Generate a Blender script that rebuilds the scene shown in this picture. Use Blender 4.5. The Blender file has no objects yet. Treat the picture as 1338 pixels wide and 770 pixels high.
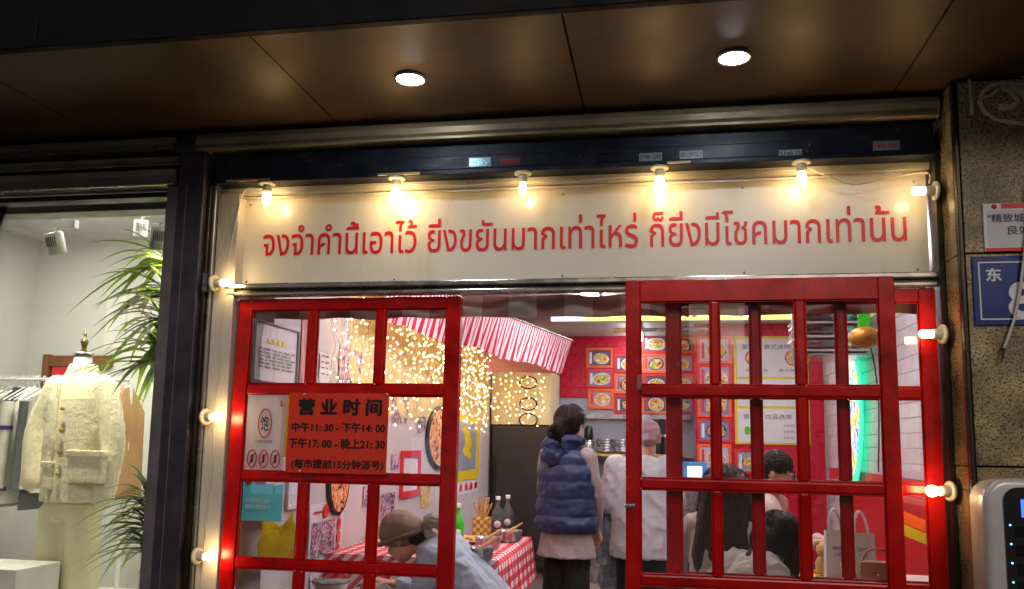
import bpy, bmesh, math, random
import numpy as np
from mathutils import Vector, Matrix, noise
random.seed(7)
R = math.radians
scene = bpy.context.scene
COL = scene.collection

# ------------------------------------------------------------------ camera
F_PX, W_PX, H_PX, CX, CY = 1100.0, 1338.0, 770.0, 669.0, 435.0
YAW, PITCH, ROLL = R(-10.282), R(7.347), R(0.979)
EYE = Vector((0.0, -3.7, 1.4))
fwd = Vector((math.sin(YAW) * math.cos(PITCH), math.cos(YAW) * math.cos(PITCH), math.sin(PITCH)))
rgt0 = Vector((math.cos(YAW), -math.sin(YAW), 0))
up0 = rgt0.cross(fwd)
rgt = math.cos(ROLL) * rgt0 + math.sin(ROLL) * up0
upv = -math.sin(ROLL) * rgt0 + math.cos(ROLL) * up0
cam_d = bpy.data.cameras.new('camera')
cam = bpy.data.objects.new('camera', cam_d)
COL.objects.link(cam)
cam.matrix_world = Matrix(((rgt.x, upv.x, -fwd.x, EYE.x), (rgt.y, upv.y, -fwd.y, EYE.y), (rgt.z, upv.z, -fwd.z, EYE.z), (0, 0, 0, 1)))
cam_d.sensor_fit = 'HORIZONTAL'
cam_d.sensor_width = 36.0
cam_d.lens = 36.0 * F_PX / W_PX
cam_d.shift_y = (CY - H_PX / 2) / W_PX
cam_d.clip_start = 0.05
cam_d.clip_end = 500
scene.camera = cam

# ------------------------------------------------------------------ world, sun, exposure
world = bpy.data.worlds.new('World')
scene.world = world
world.use_nodes = True
wn = world.node_tree
sky = wn.nodes.new('ShaderNodeTexSky')
sky.sky_type = 'NISHITA'
sky.sun_disc = False
sky.sun_elevation = R(-2)
sky.sun_rotation = R(170)
wn.links.new(sky.outputs[0], wn.nodes['Background'].inputs[0])
wn.nodes['Background'].inputs[1].default_value = 0.08
sun_d = bpy.data.lights.new('sun', 'SUN')
sun_d.energy = 0.42
sun_d.angle = R(26)
sun_d.color = (1.0, 0.90, 0.82)
sun = bpy.data.objects.new('sun', sun_d)
sun.rotation_euler = (R(63), 0, R(10))
COL.objects.link(sun)
vs = scene.view_settings
vs.view_transform = 'Standard'
vs.look = 'None'
vs.exposure = 1.15
vs.gamma = 1.0
vs.use_curve_mapping = False
cy = scene.cycles
cy.use_denoising = True
cy.max_bounces = 9
cy.transparent_max_bounces = 16
cy.diffuse_bounces = 4
cy.glossy_bounces = 4
cy.sample_clamp_indirect = 4.0
cy.caustics_reflective = False
cy.caustics_refractive = False
cy.blur_glossy = 0.5

# ------------------------------------------------------------------ helpers
def ray(px, py):
    return fwd + rgt * ((px - CX) / F_PX) - upv * ((py - CY) / F_PX)
def at(px, py, Y):
    d = ray(px, py); return EYE + d * ((Y - EYE.y) / d.y)
def atx(px, py, X):
    d = ray(px, py); return EYE + d * ((X - EYE.x) / d.x)
def atz(px, py, Z):
    d = ray(px, py); return EYE + d * ((Z - EYE.z) / d.z)

def lin(c):
    return tuple(((v / 255) / 12.92 if v / 255 <= 0.04045 else ((v / 255 + 0.055) / 1.055) ** 2.4) for v in c)

class MB:
    def __init__(s): s.v = []; s.f = []; s.uv = {}; s.sm = set()
    def add(s, verts, faces, uvs=None, smooth=False):
        o = len(s.v); s.v += [tuple(v) for v in verts]
        for i, f in enumerate(faces):
            k = len(s.f); s.f.append(tuple(o + j for j in f))
            if uvs: s.uv[k] = [uvs[j] for j in f]
            if smooth: s.sm.add(k)
        return s
    def box(s, a, b, bev=0.0):
        x0, x1 = sorted((a[0], b[0])); y0, y1 = sorted((a[1], b[1])); z0, z1 = sorted((a[2], b[2]))
        if bev <= 0:
            v = [(x0,y0,z0),(x1,y0,z0),(x1,y1,z0),(x0,y1,z0),(x0,y0,z1),(x1,y0,z1),(x1,y1,z1),(x0,y1,z1)]
            return s.add(v, [(0,3,2,1),(4,5,6,7),(0,1,5,4),(1,2,6,5),(2,3,7,6),(3,0,4,7)])
        bm = bmesh.new(); bmesh.ops.create_cube(bm, size=1)
        for q in bm.verts:
            q.co = Vector(((x0+x1)/2 + q.co.x*(x1-x0), (y0+y1)/2 + q.co.y*(y1-y0), (z0+z1)/2 + q.co.z*(z1-z0)))
        bev = min(bev, 0.45*min(x1-x0, y1-y0, z1-z0))
        bmesh.ops.bevel(bm, geom=bm.edges[:], offset=bev, segments=2, profile=0.5, affect='EDGES')
        return s.bm(bm)
    def bm(s, bm, smooth=False):
        bm.verts.index_update()
        s.add([q.co for q in bm.verts], [tuple(q.index for q in f.verts) for f in bm.faces], None, smooth); bm.free(); return s
    def tube(s, pts, r, n=8, caps=True):
        pts = [Vector(p) for p in pts]; rs = r if isinstance(r, (list, tuple)) else [r]*len(pts)
        rings = []; ref = None
        for i, p in enumerate(pts):
            t = (pts[min(i+1, len(pts)-1)] - pts[max(i-1, 0)]).normalized()
            if ref is None: ref = Vector((0,0,1)) if abs(t.z) < 0.9 else Vector((1,0,0))
            a = t.cross(ref).normalized(); b = t.cross(a).normalized(); ref = -b if b.dot(ref) < 0 else b
            b = a.cross(t)
            rings.append([p + rs[i]*(math.cos(2*math.pi*k/n)*a + math.sin(2*math.pi*k/n)*b) for k in range(n)])
        v = [q for ring in rings for q in ring]; f = []
        for i in range(len(pts)-1):
            for k in range(n):
                f.append((i*n+k, i*n+(k+1)%n, (i+1)*n+(k+1)%n, (i+1)*n+k))
        s.add(v, f, None, True)
        if caps:
            m = len(v); s.add(v, [tuple(range(n)), tuple(range(m-n, m))])
        return s
    def lathe(s, prof, c, n=20, axis='Z'):
        v = []; f = []
        for (r, h) in prof:
            for k in range(n):
                a = 2*math.pi*k/n; x, y = r*math.cos(a), r*math.sin(a)
                q = (x, y, h) if axis == 'Z' else ((h, x, y) if axis == 'X' else (x, h, y))
                v.append((c[0]+q[0], c[1]+q[1], c[2]+q[2]))
        for i in range(len(prof)-1):
            for k in range(n):
                f.append((i*n+k, i*n+(k+1)%n, (i+1)*n+(k+1)%n, (i+1)*n+k))
        s.add(v, f, None, True)
        m = len(v)
        if prof[0][0] > 1e-5: s.add(v[:n], [tuple(range(n))])
        if prof[-1][0] > 1e-5: s.add(v[m-n:], [tuple(range(n))])
        return s
    def grid(s, fn, nu, nv, smooth=True):
        v = []; uv = []
        for j in range(nv+1):
            for i in range(nu+1):
                v.append(fn(i/nu, j/nv)); uv.append((i/nu, j/nv))
        f = [(j*(nu+1)+i, j*(nu+1)+i+1, (j+1)*(nu+1)+i+1, (j+1)*(nu+1)+i) for j in range(nv) for i in range(nu)]
        return s.add(v, f, uv, smooth)
    def ell(s, c, r, n=16, m=10):
        pr = [(math.sin(math.pi*j/m), -math.cos(math.pi*j/m)) for j in range(m+1)]
        v = []; f = []
        for (a, h) in pr:
            a = max(a, 1e-4)
            for k in range(n):
                t = 2*math.pi*k/n; v.append((c[0]+r[0]*a*math.cos(t), c[1]+r[1]*a*math.sin(t), c[2]+r[2]*h))
        for i in range(m):
            for k in range(n): f.append((i*n+k, i*n+(k+1)%n, (i+1)*n+(k+1)%n, (i+1)*n+k))
        return s.add(v, f, None, True)
    def poly(s, pts2, o, u, w, th=0.0):
        """flat polygon in plane (o,u,w) with thickness along u x w"""
        o, u, w = Vector(o), Vector(u), Vector(w); nrm = u.cross(w).normalized()
        v = [o + u*p[0] + w*p[1] for p in pts2]; n = len(v)
        if th == 0: return s.add(v, [tuple(range(n))])
        v2 = [q + nrm*th for q in v]
        return s.add(v + v2, [tuple(range(n))[::-1], tuple(range(n, 2*n))] + [(i, (i+1)%n, n+(i+1)%n, n+i) for i in range(n)])

def root_loc(p):
    while p.parent: p = p.parent
    return p.location
def obj(name, mb, m, parent=None, label=None, cat=None, group=None, kind=None, origin=None):
    me = bpy.data.meshes.new(name)
    vv = np.array(mb.v, dtype=float)
    if parent is not None: off = np.array(root_loc(parent))
    elif origin is not None: off = np.array(origin)
    else: off = np.array([(vv[:,0].min()+vv[:,0].max())/2, (vv[:,1].min()+vv[:,1].max())/2, vv[:,2].min()])
    me.from_pydata((vv-off).tolist(), [], mb.f)
    if mb.uv:
        ul = me.uv_layers.new(name='UVMap')
        for p in me.polygons:
            if p.index in mb.uv:
                for li, q in zip(p.loop_indices, mb.uv[p.index]): ul.data[li].uv = q
    for p in me.polygons:
        if p.index in mb.sm: p.use_smooth = True
    me.materials.append(m)
    o = bpy.data.objects.new(name, me); COL.objects.link(o)
    if parent is not None: o.parent = parent
    else: o.location = off
    tag(o, label, cat, group, kind)
    return o
def tag(o, label=None, cat=None, group=None, kind=None):
    if label: o['label'] = label
    if cat: o['category'] = cat
    if group: o['group'] = group
    if kind: o['kind'] = kind
    return o
def thing(name, loc, label, cat, group=None):
    o = bpy.data.objects.new(name, None); o.empty_display_size = 0.1
    COL.objects.link(o); o.location = loc
    return tag(o, label, cat, group)
def box(name, a, b, m, parent=None, bev=0.0, **k):
    return obj(name, MB().box(a, b, bev), m, parent, **k)
def share(src, name, parent, loc, rot=(0,0,0), scl=(1,1,1)):
    o = bpy.data.objects.new(name, src.data); COL.objects.link(o); o.parent = parent
    o.location = loc; o.rotation_euler = rot; o.scale = scl
    return o
def text_mb(body, o, u, w, width=None, height=None, bold=0.0, th=0.0008, spacing=1.0):
    """lettering as thin solid shapes: o lower-left corner, u reading direction, w up"""
    c = bpy.data.curves.new('lettering', 'FONT'); c.body = body; c.size = 1.0; c.space_character = spacing
    c.fill_mode = 'FRONT'; c.resolution_u = 3
    t = bpy.data.objects.new('lettering', c); COL.objects.link(t)
    dg = bpy.context.evaluated_depsgraph_get()
    me = bpy.data.meshes.new_from_object(t.evaluated_get(dg))
    vs_ = [v.co.copy() for v in me.vertices]; fs = [tuple(p.vertices) for p in me.polygons]
    bpy.data.objects.remove(t); bpy.data.curves.remove(c); bpy.data.meshes.remove(me)
    x0 = min(v.x for v in vs_); x1 = max(v.x for v in vs_); y0 = min(v.y for v in vs_); y1 = max(v.y for v in vs_)
    sx = width/(x1-x0) if width else None; sy = height/(y1-y0) if height else None
    sx = sx or sy; sy = sy or sx
    u = Vector(u).normalized(); w = Vector(w).normalized(); nrm = u.cross(w); o = Vector(o)
    mb = MB()
    par = list(range(len(vs_)))          # overlapping strokes get their own tiny height so they never share a plane
    def find(i):
        while par[i] != i: par[i] = par[par[i]]; i = par[i]
        return i
    for f in fs:
        for j in f[1:]: par[find(j)] = find(f[0])
    ids = {}
    lv = [ids.setdefault(find(i), len(ids)) % 6 for i in range(len(vs_))]
    sh_ = [(0, 0)] if bold <= 0 else [(0, 0)]+[(bold*math.cos(q*math.pi/3), bold*math.sin(q*math.pi/3)) for q in range(6)]
    for n_, (ox, oy) in enumerate(sh_):      # heavier strokes: shifted copies, each on its own height
        mb.add([o + u*((v.x-x0+ox)*sx) + w*((v.y-y0+oy)*sy) + nrm*(th + 0.00005*k + 0.0003*n_/len(sh_)) for v, k in zip(vs_, lv)], fs)
    return mb

# ------------------------------------------------------------------ materials
def mat(name, col, rough=0.5, metal=0.0, var=0.12, vscale=6.0, bump=0.0, bscale=60.0, emit=0.0, ecol=None, spec=0.5, coat=0.0, sheen=0.0, lina=False, detail=5, sss=0.0):
    m = bpy.data.materials.new(name); m.use_nodes = True
    nt = m.node_tree; b = nt.nodes['Principled BSDF']
    c = col if lina else lin(col)
    b.inputs['Roughness'].default_value = rough; b.inputs['Metallic'].default_value = metal
    b.inputs['Specular IOR Level'].default_value = spec; b.inputs['Coat Weight'].default_value = coat
    b.inputs['Sheen Weight'].default_value = sheen
    tc = nt.nodes.new('ShaderNodeTexCoord')
    if var > 0:
        nz = nt.nodes.new('ShaderNodeTexNoise'); nz.inputs['Scale'].default_value = vscale; nz.inputs['Detail'].default_value = detail
        nt.links.new(tc.outputs['Object'], nz.inputs['Vector'])
        mx = nt.nodes.new('ShaderNodeMix'); mx.data_type = 'RGBA'
        mx.inputs[6].default_value = (*[v*(1-var) for v in c], 1); mx.inputs[7].default_value = (*[min(1, v*(1+var)) for v in c], 1)
        rp = nt.nodes.new('ShaderNodeMapRange'); rp.inputs[1].default_value = 0.3; rp.inputs[2].default_value = 0.7
        nt.links.new(nz.outputs[0], rp.inputs[0]); nt.links.new(rp.outputs[0], mx.inputs[0])
        nt.links.new(mx.outputs[2], b.inputs['Base Color'])
        rr = nt.nodes.new('ShaderNodeMapRange'); rr.inputs[1].default_value = 0.3; rr.inputs[2].default_value = 0.7
        rr.inputs[3].default_value = max(0.02, rough*0.8); rr.inputs[4].default_value = min(1, rough*1.2)
        nt.links.new(nz.outputs[0], rr.inputs[0]); nt.links.new(rr.outputs[0], b.inputs['Roughness'])
    else:
        b.inputs['Base Color'].default_value = (*c, 1)
    if bump > 0:
        n2 = nt.nodes.new('ShaderNodeTexNoise'); n2.inputs['Scale'].default_value = bscale; n2.inputs['Detail'].default_value = 6
        nt.links.new(tc.outputs['Object'], n2.inputs['Vector'])
        bp = nt.nodes.new('ShaderNodeBump'); bp.inputs['Strength'].default_value = bump; bp.inputs['Distance'].default_value = 0.01
        nt.links.new(n2.outputs[0], bp.inputs['Height']); nt.links.new(bp.outputs[0], b.inputs['Normal'])
    if emit > 0:
        b.inputs['Emission Color'].default_value = (*(ecol or c), 1); b.inputs['Emission Strength'].default_value = emit
    return m
def N(m, t): return m.node_tree.nodes.new(t)
def L(m, a, b): m.node_tree.links.new(a, b)
def bsdf(m): return m.node_tree.nodes['Principled BSDF']
def ramp(m, fac, stops, interp='LINEAR'):
    r = N(m, 'ShaderNodeValToRGB'); e = r.color_ramp.elements; r.color_ramp.interpolation = interp
    while len(e) < len(stops): e.new(0.5)
    for q, (p, c) in zip(e, stops): q.position = p; q.color = (*lin(c), 1)
    L(m, fac, r.inputs[0]); return r
def mth(m, op, a, b=None):
    q = N(m, 'ShaderNodeMath'); q.operation = op
    for i, x in enumerate((a, b)):
        if x is None: continue
        if isinstance(x, (int, float)): q.inputs[i].default_value = x
        else: L(m, x, q.inputs[i])
    return q.outputs[0]
def xyz(m, out='Object'):
    t = N(m, 'ShaderNodeTexCoord'); s = N(m, 'ShaderNodeSeparateXYZ'); L(m, t.outputs[out], s.inputs[0]); return s.outputs
def glass_mat(name, tint=(1,1,1), dirt=0.04, ior=1.45, rough=0.0):
    m = bpy.data.materials.new(name); m.use_nodes = True; nt = m.node_tree
    nt.nodes.remove(bsdf(m)); out = nt.nodes['Material Output']
    tr = N(m, 'ShaderNodeBsdfTransparent'); tr.inputs[0].default_value = (*tint, 1)
    gl = N(m, 'ShaderNodeBsdfGlossy'); gl.inputs['Roughness'].default_value = rough
    df = N(m, 'ShaderNodeBsdfDiffuse'); df.inputs[0].default_value = (0.6, 0.6, 0.6, 1)
    fr = N(m, 'ShaderNodeFresnel'); fr.inputs[0].default_value = ior
    fr2 = mth(m, 'MULTIPLY', fr.outputs[0], 1.0)
    a = N(m, 'ShaderNodeMixShader'); L(m, fr2, a.inputs[0]); L(m, tr.outputs[0], a.inputs[1]); L(m, gl.outputs[0], a.inputs[2])
    nz = N(m, 'ShaderNodeTexNoise'); nz.inputs['Scale'].default_value = 5; nz.inputs['Detail'].default_value = 8
    tc = N(m, 'ShaderNodeTexCoord'); L(m, tc.outputs['Object'], nz.inputs['Vector'])
    d = mth(m, 'ADD', mth(m, 'MULTIPLY', mth(m, 'POWER', nz.outputs[0], 5.0), dirt*14.0), dirt*0.4)
    b = N(m, 'ShaderNodeMixShader'); L(m, d, b.inputs[0]); L(m, a.outputs[0], b.inputs[1]); L(m, df.outputs[0], b.inputs[2])
    L(m, b.outputs[0], out.inputs[0]); return m
def emit_mat(name, col, strength, sampling=True):
    m = bpy.data.materials.new(name); m.use_nodes = True
    b = bsdf(m); b.inputs['Base Color'].default_value = (*col, 1)
    b.inputs['Emission Color'].default_value = (*col, 1); b.inputs['Emission Strength'].default_value = strength
    if not sampling: m.cycles.emission_sampling = 'NONE'
    return m

M = {}
M['soffit'] = mat('bronze panel', (88, 64, 47), rough=0.46, metal=0.4, var=0.25, vscale=2.2, bump=0.06, bscale=8)
M['fascia'] = mat('black fascia', (7, 7, 11), rough=0.6, var=0.2, spec=0.2)
M['seam'] = mat('dark gap', (8, 7, 7), rough=0.8)
M['cover'] = mat('painted steel cover', (186, 166, 134), rough=0.42, metal=0.3, var=0.2, vscale=4)
M['shutter'] = mat('shutter steel', (150, 146, 140), rough=0.42, metal=0.5, var=0.2, vscale=7)
M['lintel'] = mat('navy steel', (30, 35, 48), rough=0.5, metal=0.35, var=0.5, vscale=9, bump=0.12, bscale=30)
M['post'] = mat('dark steel post', (66, 62, 72), rough=0.45, metal=0.3, var=0.3, vscale=8, bump=0.05)
M['post2'] = mat('grey steel guide', (128, 120, 124), rough=0.42, metal=0.4, var=0.2)
M['brushed'] = mat('aluminium', (190, 184, 176), rough=0.25, metal=0.9, var=0.12, vscale=12)
M['darktrim'] = mat('dark metal trim', (70, 62, 54), rough=0.3, metal=0.8, var=0.2)
M['signwhite'] = mat('glossy white board', (232, 222, 208), rough=0.15, var=0.03, vscale=2, bump=0.05, bscale=3, spec=0.5)
M['jamb'] = mat('white painted metal', (205, 196, 185), rough=0.35, var=0.1, vscale=5)
M['red_ink'] = mat('red vinyl', (224, 14, 22), rough=0.35, var=0.05)
M['black_ink'] = mat('black vinyl', (14, 12, 14), rough=0.4, var=0)
M['white_ink'] = mat('white vinyl', (225, 225, 228), rough=0.4, var=0)
M['grey_ink'] = mat('grey print', (95, 92, 100), rough=0.5, var=0)
M['navy_ink'] = mat('navy print', (28, 30, 70), rough=0.5, var=0)
M['door_red'] = mat('red lacquer', (188, 10, 7), rough=0.24, var=0.2, vscale=7, bump=0.03, bscale=25, spec=0.4)
M['glass'] = glass_mat('window glass', (0.985, 0.99, 0.99), 0.012)
M['shopglass'] = glass_mat('shop window glass', (0.98, 0.985, 0.98), 0.012)
M['notice'] = mat('red notice board', (226, 54, 28), rough=0.38, var=0.06)
M['paper'] = mat('paper', (214, 208, 214), rough=0.7, var=0.05)
M['plaster_l'] = mat('pale wall', (196, 186, 188), rough=0.7, var=0.06, vscale=3, bump=0.03)
M['ceiling'] = mat('ceiling', (190, 186, 184), rough=0.8)
M['floor_in'] = mat('floor tile', (120, 112, 108), rough=0.35, var=0.15)
M['redtile'] = mat('red tile glaze', (190, 14, 48), rough=0.28, var=0.1, vscale=9, spec=0.4)
M['grout'] = mat('tile grout', (132, 24, 44), rough=0.8)
M['whitetile'] = mat('white tile glaze', (208, 206, 212), rough=0.2, var=0.04)
M['whitegrout'] = mat('pale grout', (160, 156, 160), rough=0.9)
M['steel'] = mat('stainless steel', (170, 172, 178), rough=0.28, metal=0.9, var=0.1, vscale=14)
M['kitchenwall'] = mat('kitchen splashback', (158, 164, 182), rough=0.4, metal=0.25, var=0.08)
M['fridge'] = mat('dark fridge', (56, 54, 55), rough=0.4, metal=0.3, var=0.1)
M['cream'] = mat('cream laminate', (214, 200, 160), rough=0.45, var=0.05)
M['wood'] = mat('wood', (120, 70, 38), rough=0.5, var=0.3, vscale=12)
M['lightwood'] = mat('bamboo', (200, 160, 96), rough=0.5, var=0.2, vscale=14)
M['socket'] = mat('lamp socket', (222, 212, 188), rough=0.4, var=0.04)
M['cable'] = mat('white cable', (205, 196, 176), rough=0.5, var=0.05)
M['bulb'] = emit_mat('lit bulb', (1.0, 0.70, 0.30), 20.0)
M['led'] = emit_mat('fairy light', (1.0, 0.72, 0.34), 27.0)
M['ledw'] = mat('fairy wire', (200, 180, 130), rough=0.5, var=0)
M['batten'] = emit_mat('white lamp diffuser', (1.0, 0.90, 0.93), 23.0)
M['batten_cool'] = emit_mat('cool lamp diffuser', (0.86, 0.93, 1.0), 12.0)
M['downlight'] = emit_mat('downlight diffuser', (0.88, 0.95, 1.0), 60.0)
M['shoplamp'] = emit_mat('shop lamp diffuser', (0.98, 1.0, 0.88), 13.0)
M['spotlens'] = emit_mat('spot lens', (0.95, 1.0, 0.62), 30.0)
M['yellowbox'] = emit_mat('yellow light box', (0.86, 0.88, 0.16), 0.9)
M['whitebox'] = emit_mat('white light box', (0.75, 0.78, 0.95), 0.9)
M['yellow'] = mat('yellow print', (216, 190, 30), rough=0.5, var=0.05)
M['orange'] = mat('orange frame', (232, 96, 34), rough=0.4, var=0.06)
M['redframe'] = mat('red frame', (214, 34, 44), rough=0.4, var=0.06)
M['white'] = mat('white paint', (224, 222, 218), rough=0.45, var=0.04)
M['black'] = mat('black plastic', (18, 18, 20), rough=0.35, var=0.1)
M['skin'] = mat('skin', (206, 150, 122), rough=0.5, var=0.06, vscale=20)
def hair_mat(name, c1, c2):
    m = mat(name, c1, rough=0.5, var=0, spec=0.2)
    t = N(m, 'ShaderNodeTexCoord'); mp = N(m, 'ShaderNodeMapping'); mp.inputs['Scale'].default_value = (170, 170, 7)
    L(m, t.outputs['Object'], mp.inputs[0]); n = N(m, 'ShaderNodeTexNoise'); n.inputs['Scale'].default_value = 1.0; n.inputs['Detail'].default_value = 4; n.inputs['Distortion'].default_value = 0.6
    L(m, mp.outputs[0], n.inputs['Vector'])
    L(m, ramp(m, n.outputs[0], [(0.35, c1), (0.7, c2)]).outputs[0], bsdf(m).inputs['Base Color'])
    bp = N(m, 'ShaderNodeBump'); bp.inputs['Strength'].default_value = 0.8; bp.inputs['Distance'].default_value = 0.006
    L(m, n.outputs[0], bp.inputs['Height']); L(m, bp.outputs[0], bsdf(m).inputs['Normal']); return m
M['hair'] = hair_mat('dark hair', (14, 9, 8), (42, 27, 23))
M['hair_b'] = hair_mat('dark brown hair', (26, 14, 12), (70, 40, 33))
M['vest'] = mat('navy quilted nylon', (22, 38, 80), rough=0.5, var=0.15, vscale=10, bump=0.1, bscale=40)
M['greyknit'] = mat('grey knit', (150, 138, 140), rough=0.85, var=0.1, vscale=40, bump=0.15, bscale=250)
M['blacktrouser'] = mat('black cloth', (16, 15, 18), rough=0.8, var=0.2)
M['cookshirt'] = mat('pale grey shirt', (186, 184, 192), rough=0.8, var=0.06, bump=0.08, bscale=40)
M['blueshirt'] = mat('pale blue shirt', (160, 172, 190), rough=0.8, var=0.07, bump=0.08, bscale=40)
M['khaki'] = mat('khaki cap cloth', (138, 114, 98), rough=0.85, var=0.1, bump=0.1, bscale=60)
M['pinkcap'] = mat('mauve head cloth', (150, 116, 122), rough=0.8, var=0.1)
M['pinkshirt'] = mat('pale pink shirt', (222, 196, 190), rough=0.8, var=0.06)
M['greytop'] = mat('stone grey top', (178, 172, 162), rough=0.85, var=0.07, bump=0.08, bscale=60)
M['leafmat'] = mat('plant leaf', (86, 124, 40), rough=0.38, var=0, spec=0.5)
oi_ = N(M['leafmat'], 'ShaderNodeObjectInfo')
L(M['leafmat'], ramp(M['leafmat'], oi_.outputs['Random'], [(0.0, (34, 62, 26)), (0.45, (58, 96, 30)), (0.8, (92, 124, 40)), (1.0, (140, 140, 50))]).outputs[0], bsdf(M['leafmat']).inputs['Base Color'])
m = M['leafmat']; tl_ = N(m, 'ShaderNodeBsdfTranslucent'); tl_.inputs[0].default_value = (*lin((140, 160, 44)), 1); mx_ = N(m, 'ShaderNodeMixShader'); mx_.inputs[0].default_value = 0.3
L(m, bsdf(m).outputs[0], mx_.inputs[1]); L(m, tl_.outputs[0], mx_.inputs[2]); L(m, mx_.outputs[0], m.node_tree.nodes['Material Output'].inputs[0])
M['shopwall'] = mat('shop wall', (200, 197, 190), rough=0.8, var=0.04, vscale=2)
M['fur'] = mat('cream fleece', (230, 218, 186), rough=0.95, var=0.12, vscale=60, bump=0.6, bscale=130, sheen=0.2)
M['wooltrouser'] = mat('cream trouser cloth', (214, 206, 170), rough=0.85, var=0.05, bump=0.05, bscale=100)
M['gold'] = mat('gold metal', (206, 160, 70), rough=0.25, metal=0.9, var=0.05)
M['ground'] = mat('paving', (88, 84, 82), rough=0.7, var=0.25, vscale=3)
M['plasticgreen'] = mat('green plastic', (58, 190, 40), rough=0.3, var=0.05)
M['clear'] = glass_mat('clear plastic', (0.92, 0.94, 0.95), 0.15)
M['blueglow'] = emit_mat('blue indicator', (0.10, 0.28, 1.0), 4.0)
M['silver'] = mat('silver plastic', (206, 200, 198), rough=0.35, metal=0.2, var=0.05)
M['blueplate'] = mat('blue enamel', (22, 40, 120), rough=0.3, var=0.08)

def wear(m, col, scale, lo, hi, stretch=(1, 1, 1), rough=None):
    b = bsdf(m); src = b.inputs['Base Color'].links[0].from_socket
    t = N(m, 'ShaderNodeTexCoord'); mp = N(m, 'ShaderNodeMapping'); mp.inputs['Scale'].default_value = stretch
    L(m, t.outputs['Object'], mp.inputs[0]); n = N(m, 'ShaderNodeTexNoise'); n.inputs['Scale'].default_value = scale; n.inputs['Detail'].default_value = 8; n.inputs['Roughness'].default_value = 0.65
    L(m, mp.outputs[0], n.inputs['Vector'])
    r = N(m, 'ShaderNodeMapRange'); r.inputs[1].default_value = lo; r.inputs[2].default_value = hi; L(m, n.outputs[0], r.inputs[0])
    x = N(m, 'ShaderNodeMix'); x.data_type = 'RGBA'; L(m, r.outputs[0], x.inputs[0]); L(m, src, x.inputs[6]); x.inputs[7].default_value = (*lin(col), 1)
    L(m, x.outputs[2], b.inputs['Base Color'])
wear(M['door_red'], (120, 44, 34), 26, 0.60, 0.70, (1, 1, 0.25))
wear(M['door_red'], (96, 6, 6), 5, 0.52, 0.80)
wear(M['soffit'], (60, 48, 38), 3.5, 0.52, 0.75)
wear(M['soffit'], (140, 112, 84), 9, 0.66, 0.80, (0.4, 1, 1))
wear(M['signwhite'], (196, 184, 166), 4, 0.56, 0.85, (1, 1, 0.3))
wear(M['cover'], (84, 72, 58), 6, 0.5, 0.8, (0.3, 1, 1))
wear(M['lintel'], (76, 80, 92), 12, 0.58, 0.75, (0.4, 1, 1))
wear(M['jamb'], (150, 138, 118), 7, 0.55, 0.8, (1, 1, 0.3))
# granite with speckles
def granite(name, rough, soft=False):
    m = mat(name, (150, 128, 92), rough=rough, var=0, spec=0.5)
    t = N(m, 'ShaderNodeTexCoord'); v = N(m, 'ShaderNodeTexNoise'); v.inputs['Scale'].default_value = 120; v.inputs['Detail'].default_value = 3
    L(m, t.outputs['Object'], v.inputs['Vector'])
    v2 = N(m, 'ShaderNodeTexNoise'); v2.inputs['Scale'].default_value = 7; v2.inputs['Detail'].default_value = 6
    L(m, t.outputs['Object'], v2.inputs['Vector'])
    r1 = ramp(m, v.outputs[0], [(0.36, (110, 94, 70)), (0.5, (146, 128, 98)), (0.7, (166, 148, 116))] if soft else [(0.36, (72, 54, 34)), (0.44, (168, 140, 96)), (0.60, (202, 174, 122)), (0.72, (222, 196, 146))])
    r2 = ramp(m, v2.outputs[0], [(0.3, (150, 150, 150)), (0.7, (255, 255, 255))])
    x = N(m, 'ShaderNodeMix'); x.data_type = 'RGBA'; x.blend_type = 'MULTIPLY'; x.inputs[0].default_value = 1
    L(m, r1.outputs[0], x.inputs[6]); L(m, r2.outputs[0], x.inputs[7]); L(m, x.outputs[2], bsdf(m).inputs['Base Color'])
    return m
M['granite'] = granite('speckled granite', 0.42)
M['granite_pol'] = granite('polished granite', 0.12, True)
def gingham(name, ax1, ax2, p, cols, rough=0.8):
    m = mat(name, (200, 200, 200), rough=rough, var=0)
    o = xyz(m)
    def band(ax):
        e = o[ax[0]]
        if len(ax) > 1: e = mth(m, 'SUBTRACT', e, o[ax[1]])
        f = mth(m, 'FRACT', mth(m, 'DIVIDE', e, p)); return mth(m, 'GREATER_THAN', f, 0.5)
    s = mth(m, 'MULTIPLY', mth(m, 'ADD', band(ax1), band(ax2)), 0.5)
    r = ramp(m, s, [(0.0, cols[0]), (0.25, cols[1]), (0.75, cols[2])], 'CONSTANT')
    L(m, r.outputs[0], bsdf(m).inputs['Base Color']); return m
M['tablecloth'] = gingham('red check cloth', (1,), (0, 2), 0.075, [(236, 226, 228), (222, 92, 104), (196, 22, 42)])
M['valance'] = gingham('large check cloth', (0,), (2,), 0.26, [(190, 172, 162), (160, 122, 114), (132, 60, 58)])
m = M['awning'] = mat('striped awning cloth', (220, 210, 214), rough=0.75, var=0)
s_ = xyz(m, 'UV'); f_ = mth(m, 'GREATER_THAN', mth(m, 'FRACT', mth(m, 'MULTIPLY', s_[0], 76.0)), 0.5)
L(m, ramp(m, f_, [(0.0, (236, 224, 230)), (0.5, (204, 30, 62))], 'CONSTANT').outputs[0], bsdf(m).inputs['Base Color'])
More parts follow.
